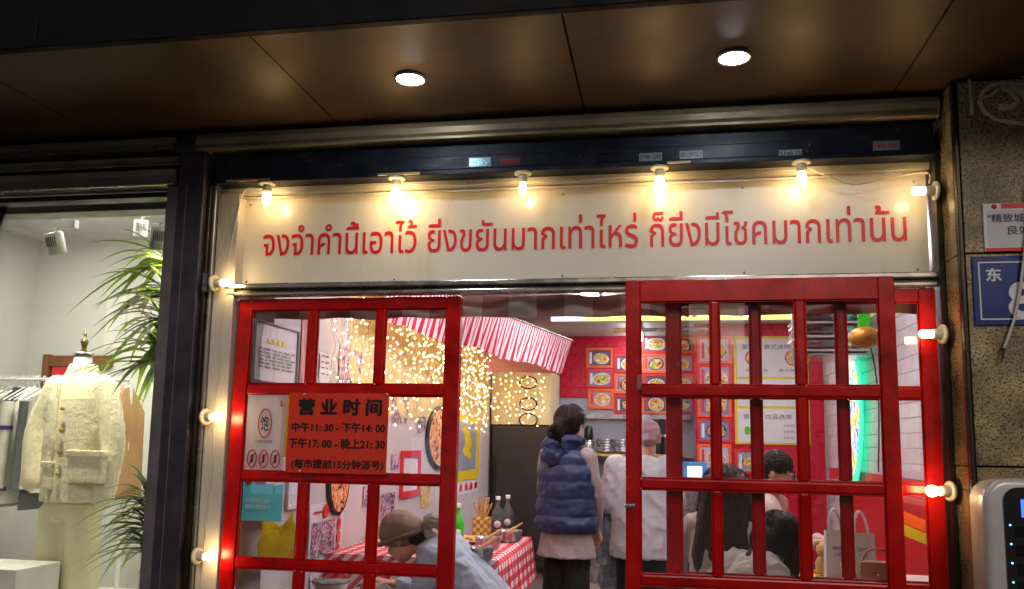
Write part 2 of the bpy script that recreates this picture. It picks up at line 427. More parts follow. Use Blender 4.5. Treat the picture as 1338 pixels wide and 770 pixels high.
def collage(name, stops, scale=9.0, rnd=True, rough=0.55):
    m = mat(name, (128, 128, 128), rough=rough, var=0)
    t = N(m, 'ShaderNodeTexCoord'); n = N(m, 'ShaderNodeTexNoise'); n.noise_dimensions = '4D'
    n.inputs['Scale'].default_value = scale; n.inputs['Detail'].default_value = 3; n.inputs['Distortion'].default_value = 1.2
    L(m, t.outputs['Object'], n.inputs['Vector'])
    oi = N(m, 'ShaderNodeObjectInfo'); L(m, mth(m, 'MULTIPLY', oi.outputs['Random'], 40.0), n.inputs['W'])
    r = ramp(m, n.outputs[0], stops, 'CONSTANT'); L(m, r.outputs[0], bsdf(m).inputs['Base Color']); return m
M['food'] = collage('dish print', [(0.0, (120, 58, 30)), (0.36, (214, 160, 60)), (0.47, (232, 206, 150)), (0.54, (196, 108, 50)), (0.60, (96, 130, 50)), (0.66, (226, 190, 90))], 26)
M['photo'] = collage('photo print', [(0.0, (40, 34, 60)), (0.40, (110, 92, 130)), (0.48, (200, 186, 196)), (0.54, (180, 70, 60)), (0.60, (70, 74, 110)), (0.68, (226, 200, 130))], 22)
M['stickers'] = collage('sticker print', [(0.0, (60, 40, 90)), (0.42, (150, 120, 170)), (0.52, (220, 190, 200)), (0.60, (230, 130, 50))], 24)
M['tiger'] = collage('orange stripe print', [(0.0, (30, 22, 24)), (0.42, (230, 140, 70)), (0.52, (236, 210, 180)), (0.58, (222, 110, 40))], 16)
m = M['printbg'] = mat('dish print ground', (176, 158, 176), rough=0.5, var=0)
oi_ = N(m, 'ShaderNodeObjectInfo')
L(m, ramp(m, oi_.outputs['Random'], [(0.0, (170, 140, 168)), (0.2, (92, 74, 96)), (0.4, (196, 176, 190)), (0.55, (110, 120, 170)), (0.7, (190, 120, 130)), (0.85, (150, 150, 176))], 'CONSTANT').outputs[0], bsdf(m).inputs['Base Color'])
def translucent(m, fac):
    nt = m.node_tree; b = bsdf(m); t = N(m, 'ShaderNodeBsdfTranslucent'); x = N(m, 'ShaderNodeMixShader'); x.inputs[0].default_value = fac
    l = b.inputs['Base Color'].links
    if l: L(m, l[0].from_socket, t.inputs[0])
    else: t.inputs[0].default_value = b.inputs['Base Color'].default_value
    L(m, b.outputs[0], x.inputs[1]); L(m, t.outputs[0], x.inputs[2]); L(m, x.outputs[0], nt.nodes['Material Output'].inputs[0]); return m
M['thin_paper'] = translucent(mat('thin white paper', (222, 214, 220), rough=0.7, var=0.05), 0.5)
M['thin_yellow'] = translucent(mat('thin yellow paper', (216, 190, 30), rough=0.6, var=0.05), 0.5)

# ------------------------------------------------------------------ setting: ground, building shell
box('pavement', (-40, -40, -0.3), (40, 0.25, 0.0), M['ground'], kind='structure')
M['farwall'] = mat('dark render', (60, 58, 62), rough=0.8)
M['litwin'] = emit_mat('added far window glow', (1.0, 0.86, 0.66), 0.55)  # window glow added behind the camera for glass reflections and facade fill
M['fill_win_b'] = emit_mat('cool added far window glow', (0.6, 0.75, 1.0), 0.5)
st_ = thing('street_building', (-2.0, -17, 0), 'dark building across the street with lit windows added for reflections and fill, seen only mirrored in the glass', 'building')
box('wall', (-32, -18, 0), (28, -17, 6.2), M['farwall'], st_)
rb = random.Random(11)
for i in range(26):
    for j in range(2):
        if rb.random() < 0.5: continue
        x = -31+2.25*i+rb.uniform(-0.2, 0.2); z = 0.9+2.9*j
        w_ = box('window', (x, -17.0, z), (x+1.3, -16.96, z+1.5), M['litwin'] if rb.random() < 0.7 else M['fill_win_b'], st_)
        box('frame', (x+0.62, -16.955, z), (x+0.68, -16.93, z+1.5), M['farwall'], w_)
ZS = 2.87   # soffit height
fas = thing('canopy', (-0.5, -1.0, ZS), 'dark bronze street canopy with black fascia above the two shop fronts', 'canopy')
seams = [-5.25, -4.0, -2.75, -1.5, -0.34, 0.95, 2.2, 3.5]
for a, b in zip(seams[:-1], seams[1:]):
    sl = 0.04
    mb = MB()
    def fn(u, v, a=a, b=b):
        x = a + 0.004 + (b-a-0.008)*u; y = -0.985 + 0.945*v
        return (x, y, ZS + 0.006*noise.noise(Vector((x*1.3, y*1.7, 3.1))))
    mb.grid(fn, 10, 8)
    obj('soffit_panel', mb, M['soffit'], fas)
box('gap_backing', (-5.25, -0.985, ZS+0.012), (3.5, 0.1, ZS+0.03), M['seam'], fas)
box('fascia_board', (-5.3, -1.03, ZS-0.012), (3.5, -0.99, ZS+0.10), M['fascia'], fas, bev=0.004)
box('fascia_board', (-5.3, -1.00, ZS+0.104), (3.5, -0.97, 3.9), M['fascia'], fas)
for x in (-2.35, 0.4): box('fascia_joint', (x, -1.035, ZS-0.01), (x+0.004, -1.0295, ZS+0.10), M['seam'], fas)
box('upper_wall', (-5.3, -0.95, 2.92), (3.5, 0.1, 4.2), M['seam'], kind='structure')

def downlight(px, py, label):
    p = atz(px, py, ZS-0.004)
    t = thing('downlight', p, label, 'downlight', 'round lamps recessed in the canopy soffit')
    obj('trim_ring', MB().lathe([(0.050, 0.0), (0.052, -0.004), (0.064, -0.007), (0.067, 0.002), (0.050, 0.002)], p, 32), M['white'], t)
    obj('diffuser', MB().lathe([(0.0001, -0.016), (0.02, -0.015), (0.038, -0.011), (0.049, -0.005), (0.049, 0.001)], p, 32), M['downlight'], t)
downlight(536, 103, 'round lit downlight in the soffit above the sign, left of the pair')
downlight(959, 75, 'round lit downlight in the soffit above the sign, right of the pair')

# shutter box cover over the restaurant: rounded steel band
XL, XR = -2.13, 1.115
mb = MB()
prof = [(-0.02, 2.868), (-0.085, 2.862), (-0.115, 2.845), (-0.125, 2.82), (-0.12, 2.795), (-0.105, 2.784), (-0.105, 2.776), (-0.122, 2.774), (-0.122, 2.766), (-0.02, 2.766)]
v = [(x, y, z) for x in (-2.215, 1.128) for (y, z) in prof]; n = len(prof)
mb.add(v, [(i, i+1, n+i+1, n+i) for i in range(n-1)], None, False); mb.add(v, [tuple(range(n)), tuple(range(n, 2*n))])
obj('shutter_cover', mb, M['cover'], label='rounded beige steel shutter cover band right under the soffit over the sign', cat='shutter cover')
# lintel of dark steel
lt = thing('steel_lintel', (-0.5, -0.06, 2.61), 'dark navy steel lintel dotted with small stickers above the white sign', 'lintel')
box('beam_upper', (-2.13, -0.055, 2.70), (1.118, 0.1, 2.764), M['lintel'], lt, bev=0.003)
box('beam_lower', (-2.13, -0.075, 2.632), (1.118, 0.1, 2.697), M['lintel'], lt, bev=0.004)
box('bottom_lip', (-2.13, -0.085, 2.608), (1.118, 0.1, 2.630), M['lintel'], lt, bev=0.003)
for x, w in ((-2.06, 0.22), (-1.30, 0.20), (0.02, 0.10)):
    box('loose_strip', (x, -0.094, 2.612), (x+w, -0.0855, 2.622), M['cover'], lt)
for x, z in ((-0.36, 2.665), (0.62, 2.672), (0.61, 2.648), (-1.5, 2.67), (-1.9, 2.66), (0.98, 2.73)):
    obj('bolt', MB().lathe([(0.0001, -0.008), (0.007, -0.007), (0.009, 0.0)], (x, -0.0752 if z < 2.70 else -0.0553, z), 10, 'Y'), M['post'], lt)
def sticker(px0, px1, py, h, txt, bg, ink, lab, Y=-0.0765, rot=0):
    a = at(px0, py, Y); b = at(px1, py, Y); w = b.x-a.x
    t = thing('phone_sticker', (a.x, Y, a.z), lab, 'sticker', 'advert stickers on the steel lintel')
    box('backing', (a.x, Y, a.z), (b.x, Y+0.0012, a.z+h), M[bg], t)
    if txt: obj('number', text_mb(txt, (a.x+w*0.05, Y, a.z+h*0.22), (1,0,0), (0,0,1), w*0.9, h*0.56, 0.01, 0.0006), M[ink], t)
M['dim_sticker'] = mat('dark worn sticker', (52, 54, 62), rough=0.6, var=0.3, vscale=60)
M['pale_sticker'] = mat('pale sticker', (150, 152, 156), rough=0.5, var=0.2, vscale=60)
M['foil'] = mat('worn foil sticker', (110, 140, 156), rough=0.3, metal=0.5, var=0.5, vscale=80)
sticker(613, 641, 218, 0.040, '', 'foil', 'black_ink', 'pale silvery worn sticker left of the red numbered one')
sticker(653, 680, 216, 0.036, '5503618', 'dim_sticker', 'red_ink', 'dark sticker with red number on the lintel')
sticker(705, 732, 184, 0.030, '■ ▪■▪■▪', 'dim_sticker', 'grey_ink', 'small dark sticker alone on the upper beam', Y=-0.0565)
sticker(778, 820, 213, 0.042, '13007315101', 'black', 'dim_sticker', 'wide black faded sticker in the middle of the lintel')
sticker(835, 865, 211, 0.036, '5748 1592', 'pale_sticker', 'black_ink', 'pale sticker with black number 5748 1592')
sticker(888, 918, 208, 0.036, '85129767', 'pale_sticker', 'navy_ink', 'grey sticker with navy number 85129767')
sticker(1018, 1048, 207, 0.036, '5748 15', 'pale_sticker', 'black_ink', 'pale sticker with number 5748 15, its right end peeled')
sticker(1141, 1176, 197, 0.040, '7493 0087', 'pale_sticker', 'red_ink', 'sticker with red number 7493 0087 at right end of lintel')

# white sign board
sg = thing('shop_sign', (-0.5, 0.02, 2.13), 'long white sign board with one line of red Thai lettering', 'sign')
box('board', (-2.06, 0.045, 2.128), (1.108, 0.08, 2.575), M['signwhite'], sg)
box('upper_strip', (-2.13, 0.005, 2.577), (1.115, 0.06, 2.607), M['jamb'], sg)
box('edge_strip', (-2.06, 0.008, 2.553), (1.108, 0.0145, 2.562), M['jamb'], sg)
a = at(343, 336, 0.043); b = at(1185, 309, 0.043)
zmid = (a.z+b.z)/2
obj('lettering', text_mb('จงจำคำนี้เอาไว้ ยิ่งขยันมากเท่าไหร่ ก็ยิ่งมีโชคมากเท่านั้น', (a.x, 0.044, zmid-0.008), (1,0,0), (0,0,1), b.x-a.x, 0.160, 0.005, 0.0015), M['red_ink'], sg)
for x in (-2.0, -1.25, -0.45, 0.35, 1.06):
    for z in (2.15, 2.535): obj('screw', MB().lathe([(0.0001, -0.003), (0.005, -0.002), (0.006, 0.0)], (x, 0.0448, z), 10, 'Y'), M['steel'], sg)
# jambs and aluminium rail
obj('left_jamb', MB().box((-2.13, -0.03, 0.0), (-2.022, 0.15, 2.575), 0.004), M['jamb'], label='white metal jamb strip between the dark post and the left red door', cat='jamb')
obj('right_jamb', MB().box((1.118, -0.05, 0.0), (1.140, 0.2, 2.61), 0.003), M['darktrim'], label='narrow dark metal jamb at the granite pillar', cat='jamb')
rl = thing('door_track', (-0.5, -0.05, 2.07), 'polished aluminium sliding door track under the white sign', 'door track')
box('upper_profile', (-2.07, -0.035, 2.100), (1.116, 0.03, 2.126), M['brushed'], rl, bev=0.006)
box('groove', (-2.07, -0.012, 2.086), (1.116, 0.03, 2.099), M['darktrim'], rl)
box('lower_profile', (-2.07, -0.030, 2.066), (1.116, 0.03, 2.085), M['brushed'], rl, bev=0.005)
# post between the two shops
ps = thing('steel_post', (-2.25, -0.05, 0), 'dark steel post with shutter guide between the clothes shop and restaurant', 'post')
box('guide_channel', (-2.392, -0.06, 0.0), (-2.312, 0.12, 2.70), M['post2'], ps, bev=0.004)
box('column', (-2.310, -0.10, 0.0), (-2.172, 0.14, ZS-0.02), M['post'], ps, bev=0.006)
box('guide_channel', (-2.170, -0.07, 0.0), (-2.150, 0.12, 2.61), M['darktrim'], ps, bev=0.003)
box('frame_strip', (-2.148, -0.05, 0.0), (-2.1315, 0.12, 2.61), M['brushed'], ps, bev=0.003)
box('weld_seam', (-2.262, -0.104, 0.0), (-2.258, -0.0995, 2.6), M['post2'], ps)
box('cap_plate', (-2.33, -0.13, 2.765), (-2.216, -0.02, 2.80), M['post'], ps, bev=0.004)
t = thing('phone_sticker', at(268, 380, -0.102), 'small grey sticker stuck upright on the dark post', 'sticker')
q = at(263, 382, -0.102)
box('backing', (q.x, -0.102, q.z), (q.x+0.03, -0.1005, q.z+0.10), M['dim_sticker'], t)
obj('number', text_mb('85129767', (q.x+0.025, -0.102, q.z+0.008), (0,0,1), (-1,0,0), 0.084, 0.02, 0.01, 0.0006), M['pale_sticker'], t)
# roller shutter of the left shop
sh = thing('roller_shutter', (-3.7, -0.05, 2.62), 'raised grey roller shutter with three visible slats over the clothes shop window', 'roller shutter')
for i, (z0, z1, yo) in enumerate(((2.785, 2.862, -0.11), (2.715, 2.778, -0.075), (2.612, 2.708, -0.09))):
    mb = MB(); pr = [(0.0, z1), (yo*0.7, z1-0.006), (yo, z1-0.02), (yo, (z0+z1)/2), (yo*0.8, z0+0.014), (yo*0.86, z0+0.010), (yo*0.98, z0+0.006), (yo*0.95, z0), (0.0, z0)]
    v = [(x, y, z) for x in (-5.3, -2.33) for (y, z) in pr]; n = len(pr)
    mb.add(v, [(k, k+1, n+k+1, n+k) for k in range(n-1)]); mb.add(v, [tuple(range(n)), tuple(range(n, 2*n))])
    obj('slat', mb, M['shutter'], sh)
    box('lip', (-5.3, yo-0.002, z0-0.001), (-2.335, yo*0.9, z0+0.004), M['brushed'], sh)
# granite pillar at right
GX = 1.142
pl = thing('granite_pillar', (1.6, -0.1, 0), 'speckled brown granite pillar right of the restaurant front', 'pillar')
zj = [0.0, at(1305, 610, -0.215).z, at(1262, 333, -0.19).z, 2.865]
for z0, z1 in zip(zj[:-1], zj[1:]):
    box('front_slab', (GX+0.022, -0.215, z0+0.003), (2.8, -0.19, z1-0.004), M['granite'], pl, bev=0.003)
    box('side_slab', (GX, -0.190, z0+0.002), (GX+0.02, 0.05, z1-0.002), M['granite_pol'], pl, bev=0.002)
box('core', (GX+0.02, -0.189, 0), (2.8, 0.3, 2.86), M['seam'], pl)
box('corner_trim', (GX+0.001, -0.218, 0), (GX+0.019, -0.192, 2.862), M['darktrim'], pl, bev=0.004)
YP = -0.2155
# old sticker residue on the granite
M['residue'] = mat('dried glue residue', (214, 206, 190), rough=0.8, var=0.2, vscale=40)
mb = MB()
def smear(pts, w):
    P = [at(x, y, YP-0.001) for x, y in pts]; n = len(P); vv = []
    for i, p in enumerate(P):
        d = (P[min(i+1, n-1)]-P[max(i-1, 0)]); nn = Vector((-d.z, 0, d.x)).normalized()
        ww = 1.7*w*(0.6+0.6*random.random()); vv += [p+nn*ww, p-nn*ww]
    mb.add(vv, [(2*i, 2*i+1, 2*i+3, 2*i+2) for i in range(n-1)])
smear([(1338, 111), (1310, 109), (1293, 113), (1283, 122), (1280, 134), (1287, 147), (1300, 156), (1320, 160), (1345, 163)], 0.006)
smear([(1283, 99), (1300, 92), (1318, 90), (1340, 98)], 0.010)
smear([(1308, 113), (1320, 120), (1330, 132), (1322, 140), (1305, 140)], 0.007)
smear([(1318, 113), (1334, 120), (1342, 128)], 0.008)
smear([(1285, 128), (1296, 124), (1305, 115)], 0.004)
smear([(1265, 92), (1268, 120), (1270, 150)], 0.005)
obj('glue_residue', mb, M['residue'], pl)

# ------------------------------------------------------------------ signs on the pillar
pq = thing('rating_plaque', at(1287, 328, YP), 'white plaque with red top corner and navy Chinese lettering above the house number', 'plaque')
a = at(1286, 330, YP); b = at(1290, 267, YP)
box('plate', (a.x, YP-0.012, a.z), (a.x+0.34, YP-0.001, b.z), M['white'], pq, bev=0.003)
box('red_edge', (a.x+0.002, YP-0.0135, a.z+0.001), (a.x+0.34, YP-0.0122, a.z+0.014), M['red_ink'], pq)
box('red_corner', (a.x+0.065, YP-0.0135, b.z-0.022), (a.x+0.34, YP-0.0122, b.z-0.002), M['red_ink'], pq)
box('print_panel', (a.x+0.012, YP-0.0132, a.z+0.02), (a.x+0.33, YP-0.0124, b.z-0.03), M['paper'], pq)
obj('lettering', text_mb('"精致城管', (a.x+0.014, YP-0.0134, b.z-0.078), (1,0,0), (0,0,1), 0.17, 0.034, 0.012, 0.0006), M['navy_ink'], pq)
obj('lettering', text_mb('良好', (a.x+0.082, YP-0.0134, b.z-0.128), (1,0,0), (0,0,1), 0.085, 0.037, 0.008, 0.0006), M['navy_ink'], pq)
obj('emblem', MB().lathe([(0.0001, -0.0002), (0.010, -0.0002), (0.010, 0.0)], (a.x+0.04, YP-0.0125, b.z-0.014), 14, 'Y'), M['redframe'], pq)
hn = thing('house_number_plate', at(1272, 426, YP), 'blue enamel house number plate with white border, street name and a big 8', 'number plate')
a = at(1273, 426, YP); b = at(1271, 336, YP)
box('plate', (a.x, YP-0.008, a.z), (a.x+0.42, YP-0.001, b.z), M['blueplate'], hn, bev=0.003)
x0, x1, z0, z1, yy = a.x+0.022, a.x+0.398, a.z+0.022, b.z-0.022, YP-0.0085
mb = MB()
for p, q in (((x0, z0), (x1, z0+0.005)), ((x0, z1-0.005), (x1, z1)), ((x0, z0+0.005), (x0+0.005, z1-0.005)), ((x1-0.005, z0+0.005), (x1, z1-0.005))):
    mb.box((p[0], yy-0.0006, p[1]), (q[0], yy+0.0002, q[1]))
obj('border', mb, M['white_ink'], hn)
for k, ch in enumerate('东牌楼'): obj('street_name_character', text_mb(ch, (a.x+0.05+0.122*k, yy-0.0004, b.z-0.098), (1,0,0), (0,0,1), 0.052, 0.050, 0.03, 0.0006), M['white_ink'], hn)
obj('number', text_mb('8', (a.x+0.128, yy-0.0004, a.z+0.03), (1,0,0), (0,0,1), 0.088, 0.135, 0.03, 0.0006), M['white_ink'], hn)
# loose cord hanging over the plates
pts = [at(x, y, YP-0.03) for x, y in ((1345, 240), (1342, 300), (1338, 340), (1333, 380), (1326, 415), (1318, 440), (1312, 455))]
cd = thing('loose_cord', pts[-1], 'loose white cord with frayed black end hanging across the blue number plate', 'cord')
obj('sheath', MB().tube(pts, 0.0055, 8), M['cable'], cd)
e = pts[-1]
obj('frayed_end', MB().tube([e, e+Vector((-0.006, 0, -0.03)), e+Vector((-0.016, -0.004, -0.06))], [0.005, 0.004, 0.001], 6).tube([e, e+Vector((-0.012, 0, -0.01)), e+Vector((-0.028, 0, -0.018))], [0.003, 0.002, 0.001], 6), M['black'], cd)
# power bank station
dv = thing('power_bank_station', at(1285, 770, YP), 'silver wall-mounted charging station with black face and blue indicator lights', 'charging station')
a = at(1283, 770, YP-0.08); b = at(1283, 624, YP-0.08)
bm = bmesh.new(); bmesh.ops.create_cube(bm, size=1)
W_, ZT, ZB = 0.42, b.z, b.z-0.75
for q in bm.verts: q.co = Vector((a.x+W_*(q.co.x+0.5), (YP-0.075)+0.148*q.co.y, (ZT+ZB)/2+(ZT-ZB)*q.co.z))
bmesh.ops.bevel(bm, geom=[e for e in bm.edges if abs((e.verts[0].co-e.verts[1].co).normalized().y) > 0.9], offset=0.085, segments=8, profile=0.5, affect='EDGES')
bmesh.ops.bevel(bm, geom=[e for e in bm.edges if all(v.co.y < YP-0.12 for v in e.verts)], offset=0.022, segments=4, profile=0.5, affect='EDGES')
obj('housing', MB().bm(bm, True), M['silver'], dv)
bm = bmesh.new(); bmesh.ops.create_cube(bm, size=1)
yf = YP-0.149
for q in bm.verts: q.co = Vector((a.x+0.062+(W_-0.124)*(q.co.x+0.5), yf-0.003+0.012*q.co.y, (ZT+ZB)/2+(ZT-ZB-0.06)*q.co.z))
bmesh.ops.bevel(bm, geom=[e for e in bm.edges if abs((e.verts[0].co-e.verts[1].co).normalized().y) > 0.9], offset=0.05, segments=6, profile=0.5, affect='EDGES')
obj('face_panel', MB().bm(bm), M['black'], dv)
xf = a.x+0.062
M['screen'] = emit_mat('blue screen', (0.03, 0.12, 0.9), 1.1)
sc_ = box('screen', (xf+0.055, yf-0.012, ZT-0.135), (xf+0.22, yf-0.0095, ZT-0.072), M['screen'], dv)
for k in range(3): box('screen_line', (xf+0.065, yf-0.0128, ZT-0.09-0.014*k), (xf+0.20, yf-0.0122, ZT-0.086-0.014*k), M['whitebox'], sc_)
for k in range(6):
    z = ZT-0.185-0.066*k
    st = box('slot', (xf+0.03, yf-0.0115, z-0.02), (xf+0.25, yf-0.0092, z+0.02), M['fascia'], dv, bev=0.001)
    obj('indicator', MB().lathe([(0.0001, -0.012), (0.003, -0.012), (0.003, -0.009)], (xf+0.016, yf, z+0.022), 10, 'Y'), M['blueglow'], st)

# ------------------------------------------------------------------ red glazed doors
def door(xs, zs, Y, th, label, lean=0.0, knob_side=None, stile=0.055):
    """xs: pane column edges [(x0,x1),...]; zs: pane rows [(z0,z1),...] from top; outer = (X0,X1,Z0,Z1)"""
    X0, X1, Z0, Z1 = xs['outer']
    t = thing('sliding_door', ((X0+X1)/2, Y+th/2, Z0), label, 'door', 'red lattice doors of the restaurant')
    c = xs['cols']; yb, yf = Y+th, Y
    box('stile', (X0, yf, Z0), (c[0][0], yb, Z1), M['door_red'], t, bev=0.004)
    box('stile', (c[-1][1], yf, Z0), (X1, yb, Z1), M['door_red'], t, bev=0.004)
    ztop = [Z1]+[r[0] for r in zs]; zbot = [r[1] for r in zs]+[Z0]
    box('rail', (c[0][0], yf+0.001, zs[0][1]), (c[-1][1], yb-0.001, Z1-0.0005), M['door_red'], t, bev=0.003)
    for i in range(len(zs)-1):
        box('rail', (c[0][0], yf+0.002, zs[i+1][1]), (c[-1][1], yb-0.002, zs[i][0]), M['door_red'], t, bev=0.008)
    box('rail', (c[0][0], yf+0.001, Z0), (c[-1][1], yb-0.001, zs[-1][0]), M['door_red'], t, bev=0.003)
    for r, (z0, z1) in enumerate(zs):
        for i in range(len(c)-1):
            if xs.get('skip') and (r, i) in xs['skip']: continue
            box('muntin', (c[i][1], yf+0.003, z0), (c[i+1][0], yb-0.003, z1), M['door_red'], t, bev=0.008)
        for i, (x0, x1) in enumerate(c):
            bd = 0.006
            mb = MB()
            for (u0, u1, w0, w1) in ((x0, x1, z1-bd, z1), (x0, x1, z0, z0+bd), (x0, x0+bd, z0+bd, z1-bd), (x1-bd, x1, z0+bd, z1-bd)):
                mb.box((u0, yf+0.010, w0), (u1, yf+0.016, w1), 0.002)
            pn = box('pane', (x0+0.002, yf+th*0.5-0.002, z0+0.002), (x1-0.002, yf+th*0.5+0.002, z1-0.002), M['glass'], t)
            obj('glazing_bead', mb, M['door_red'], pn)
    return t
rows_r = [(1.648, 2.005), (1.256, 1.600), (0.865, 1.212), (0.475, 0.820), (0.14, 0.43)]
YD = 0.0
rows_l = [(1.650, 2.003), (1.243, 1.598), (0.850, 1.200), (0.46, 0.805), (0.12, 0.415)]
dl = door({'outer': (-2.012, -0.913, 0.02, 2.058), 'cols': [(-1.945, -1.655), (-1.609, -1.318), (-1.273, -0.982)], 'skip': [(1, 0), (1, 1)]},
          rows_l, YD, 0.045, 'red glazed lattice door at left with the red notice board on it')
dl.rotation_euler = (R(-1.6), 0, 0); dl.location.y -= 0.045
ds = door({'outer': (-0.160, 0.932, 0.02, 2.100), 'cols': [(-0.098, 0.196), (0.232, 0.540), (0.580, 0.868)]}, rows_r, -0.085, 0.045,
          'red glazed lattice door slid across in front of the right fixed door')
db = door({'outer': (0.008, 1.112, 0.02, 2.062), 'cols': [(0.072, 0.366), (0.408, 0.716), (0.758, 1.046)]}, rows_r, 0.0, 0.04,
          'red glazed fixed door at right, half hidden behind the slid door')
# small catches on the doors
def catch(p, par):
    obj('latch', MB().box((p.x-0.022, p.y-0.012, p.z-0.008), (p.x+0.022, p.y, p.z+0.008), 0.004).lathe([(0.0001, -0.018), (0.009, -0.016), (0.011, -0.012)], p, 12, 'Y'), M['steel'], par)
catch(at(823, 661, -0.085), ds)
catch(at(579, 652, -0.002), dl)
box('door_catch', at(832, 503, -0.0855)+Vector((0, -0.006, -0.02)), at(838, 490, -0.0855), M['clear'], ds)

# notice board on the left door
nb = thing('notice_board', (-1.45, -0.012, 1.22), 'red notice board with black opening hours on the left door', 'notice')
Yn = -0.012
a = at(381, 514, Yn); b = at(512, 514, Yn); c_ = at(378, 617, Yn)
x0, x1, z1, z0 = (a.x+c_.x)/2-0.002, b.x-0.004, a.z, c_.z
box('board', (x0, Yn-0.006, z0), (x1, Yn, z1), M['notice'], nb, bev=0.001)
def ntext(px0, px1, py, h, s, bold):
    p = at(px0, py, Yn-0.006); q = at(px1, py, Yn-0.006)
    obj('lettering', text_mb(s, (p.x, Yn-0.0063, p.z), (1,0,0), (0,0,1), q.x-p.x, h, bold, 0.0006), M['black_ink'], nb)
ntext(393, 500, 542, 0.072, '营 业 时 间', 0.05)
ntext(384, 505, 564, 0.042, '中午11: 30 - 下午14: 00', 0.042)
ntext(380, 505, 585, 0.044, '下午17: 00 - 晚上21: 30', 0.042)
ntext(384, 503, 613, 0.046, '(每市提前15分钟派号)', 0.036)
for x, y in ((400, 516), (507, 516), (395, 616), (487, 614)):
    p = at(x, y, Yn-0.006)
    obj('screw', MB().lathe([(0.0001, -0.004), (0.005, -0.003), (0.006, 0.0)], p, 10, 'Y'), M['steel'], nb)
nb.rotation_euler = (R(-1.6), 0, 0); nb.location.y -= 0.030

# ------------------------------------------------------------------ bulbs round the sign and doors
def bulb(name_px, base, d, label, style='pear', s=1.0):
    d = Vector(d).normalized()
    t = thing('light_bulb', base, label, 'light bulb', 'bare lit bulbs round the shop front')
    def ax(prof, n=18):
        q = d.to_track_quat('Z', 'Y').to_matrix(); mb = MB(); mb.lathe(prof, (0, 0, 0), n)
        mb.v = [tuple(Vector(base)+q @ Vector(v)) for v in mb.v]; return mb
    obj('mount', ax([(0.0001, 0.0), (0.040, 0.0), (0.040, 0.007), (0.030, 0.012), (0.0001, 0.012)]), M['socket'], t)
    obj('lamp_holder', ax([(0.020, 0.012), (0.022, 0.03), (0.019, 0.045), (0.0001, 0.046)]), M['socket'], t)
    if style == 'corn':
        pr = [(0.015, 0.046), (0.021, 0.052), (0.0215, 0.098), (0.017, 0.108), (0.0001, 0.110)]
    elif style == 'candle':
        pr = [(0.012, 0.046), (0.018, 0.056), (0.023, 0.078), (0.021, 0.100), (0.012, 0.118), (0.0001, 0.124)]
    else:
        pr = [(0.012, 0.046), (0.016, 0.056), (0.026, 0.074), (0.030, 0.090), (0.027, 0.106), (0.016, 0.117), (0.0001, 0.120)]
    g = obj('glass_globe', ax([(r*s, 0.046+(h-0.046)*s) for r, h in pr], 20), M['bulb'], t)
    return t
ZL = 2.607
for px, st, lab, s in ((349, 'corn', 'lit bulb hanging under the lintel at the left end of the sign', 0.9),
                 (518, 'pear', 'brightest round lit bulb above the second word of the sign', 1.15),
                 (683, 'candle', 'slim lit bulb above the middle-left of the sign', 0.75),
                 (862, 'candle', 'lit bulb above the middle-right of the sign', 1.0),
                 (1048, 'candle', 'lit bulb second from the right above the sign', 0.85)):
    X = at(px, 248, -0.062).x
    bulb(px, (X, -0.062, ZL), (0, 0, -1), lab, st, s)
for px, py, d, lab, st in ((1212, 250, (-1, -0.1, 0), 'lit stubby bulb sticking out sideways at the right end of the sign', 'corn'),
                           (291, 370, (1, -0.15, 0), 'lit bulb on the left jamb at the height of the door track', 'corn'),
                           (275, 545, (1, -0.3, 0), 'lit bulb on the left jamb beside the notice board', 'pear'),
                           (266, 727, (1, -0.15, 0), 'lit bulb lowest on the left jamb', 'corn'),
                           (1221, 437, (-1, -0.2, 0), 'lit stubby bulb on the right jamb beside the slid door top', 'corn'),
                           (1240, 642, (-1, -0.3, 0), 'lit round bulb lowest on the right jamb', 'pear')):
    p = at(px, py, -0.075)
    p.x = -2.102 if px < 400 else 1.112
    blk = bulb(px, p, d, lab, st, 0.76)
    xx = -2.128 if px < 400 else 1.118
    obj('bracket', MB().box((p.x-0.004 if px < 400 else p.x, -0.085, p.z-0.012), (p.x if px < 400 else p.x+0.006, -0.028, p.z+0.012)), M['socket'], blk)
def sag(pts, name, lab, r=0.003):
    obj(name, MB().tube(pts, r, 6), M['cable'], label=lab, cat='cable')
def spl(P, n=10):
    out = []; P = [Vector(p) for p in P]
    for i in range(len(P)-1):
        p0, p1, p2, p3 = P[max(i-1, 0)], P[i], P[i+1], P[min(i+2, len(P)-1)]
        for k in range(n):
            t = k/n
            out.append(0.5*((2*p1)+(p2-p0)*t+(2*p0-5*p1+4*p2-p3)*t*t+(3*p1-p0-3*p2+p3)*t**3))
    return out+[P[-1]]
sag(spl([at(x, y, -0.03) for x, y in ((349, 250), (330, 246), (318, 252), (308, 290), (300, 330), (297, 362))]), 'lamp_cable', 'thin white cable curving from the top left bulb down the jamb')
sag(spl([at(x, y, -0.034) for x, y in ((296, 378), (290, 430), (287, 490), (281, 530))]), 'lamp_cable', 'white cable on the left jamb running down to the notice board bulb')
sag(spl([at(x, y, -0.034) for x, y in ((279, 560), (278, 610), (272, 660), (267, 710), (262, 770))]), 'lamp_cable', 'white cable on the left jamb between its two lower bulbs')
sag(spl([at(x, y, -0.03) for x, y in ((356, 247), (400, 251), (450, 245), (500, 243), (530, 240), (600, 243), (683, 236))]), 'lamp_cable', 'white cable sagging between the three left bulbs over the sign')
sag(spl([at(x, y, -0.03) for x, y in ((690, 236), (740, 238), (800, 233), (862, 229), (930, 226), (1048, 222))]), 'lamp_cable', 'white cable strung between the middle bulbs over the sign')
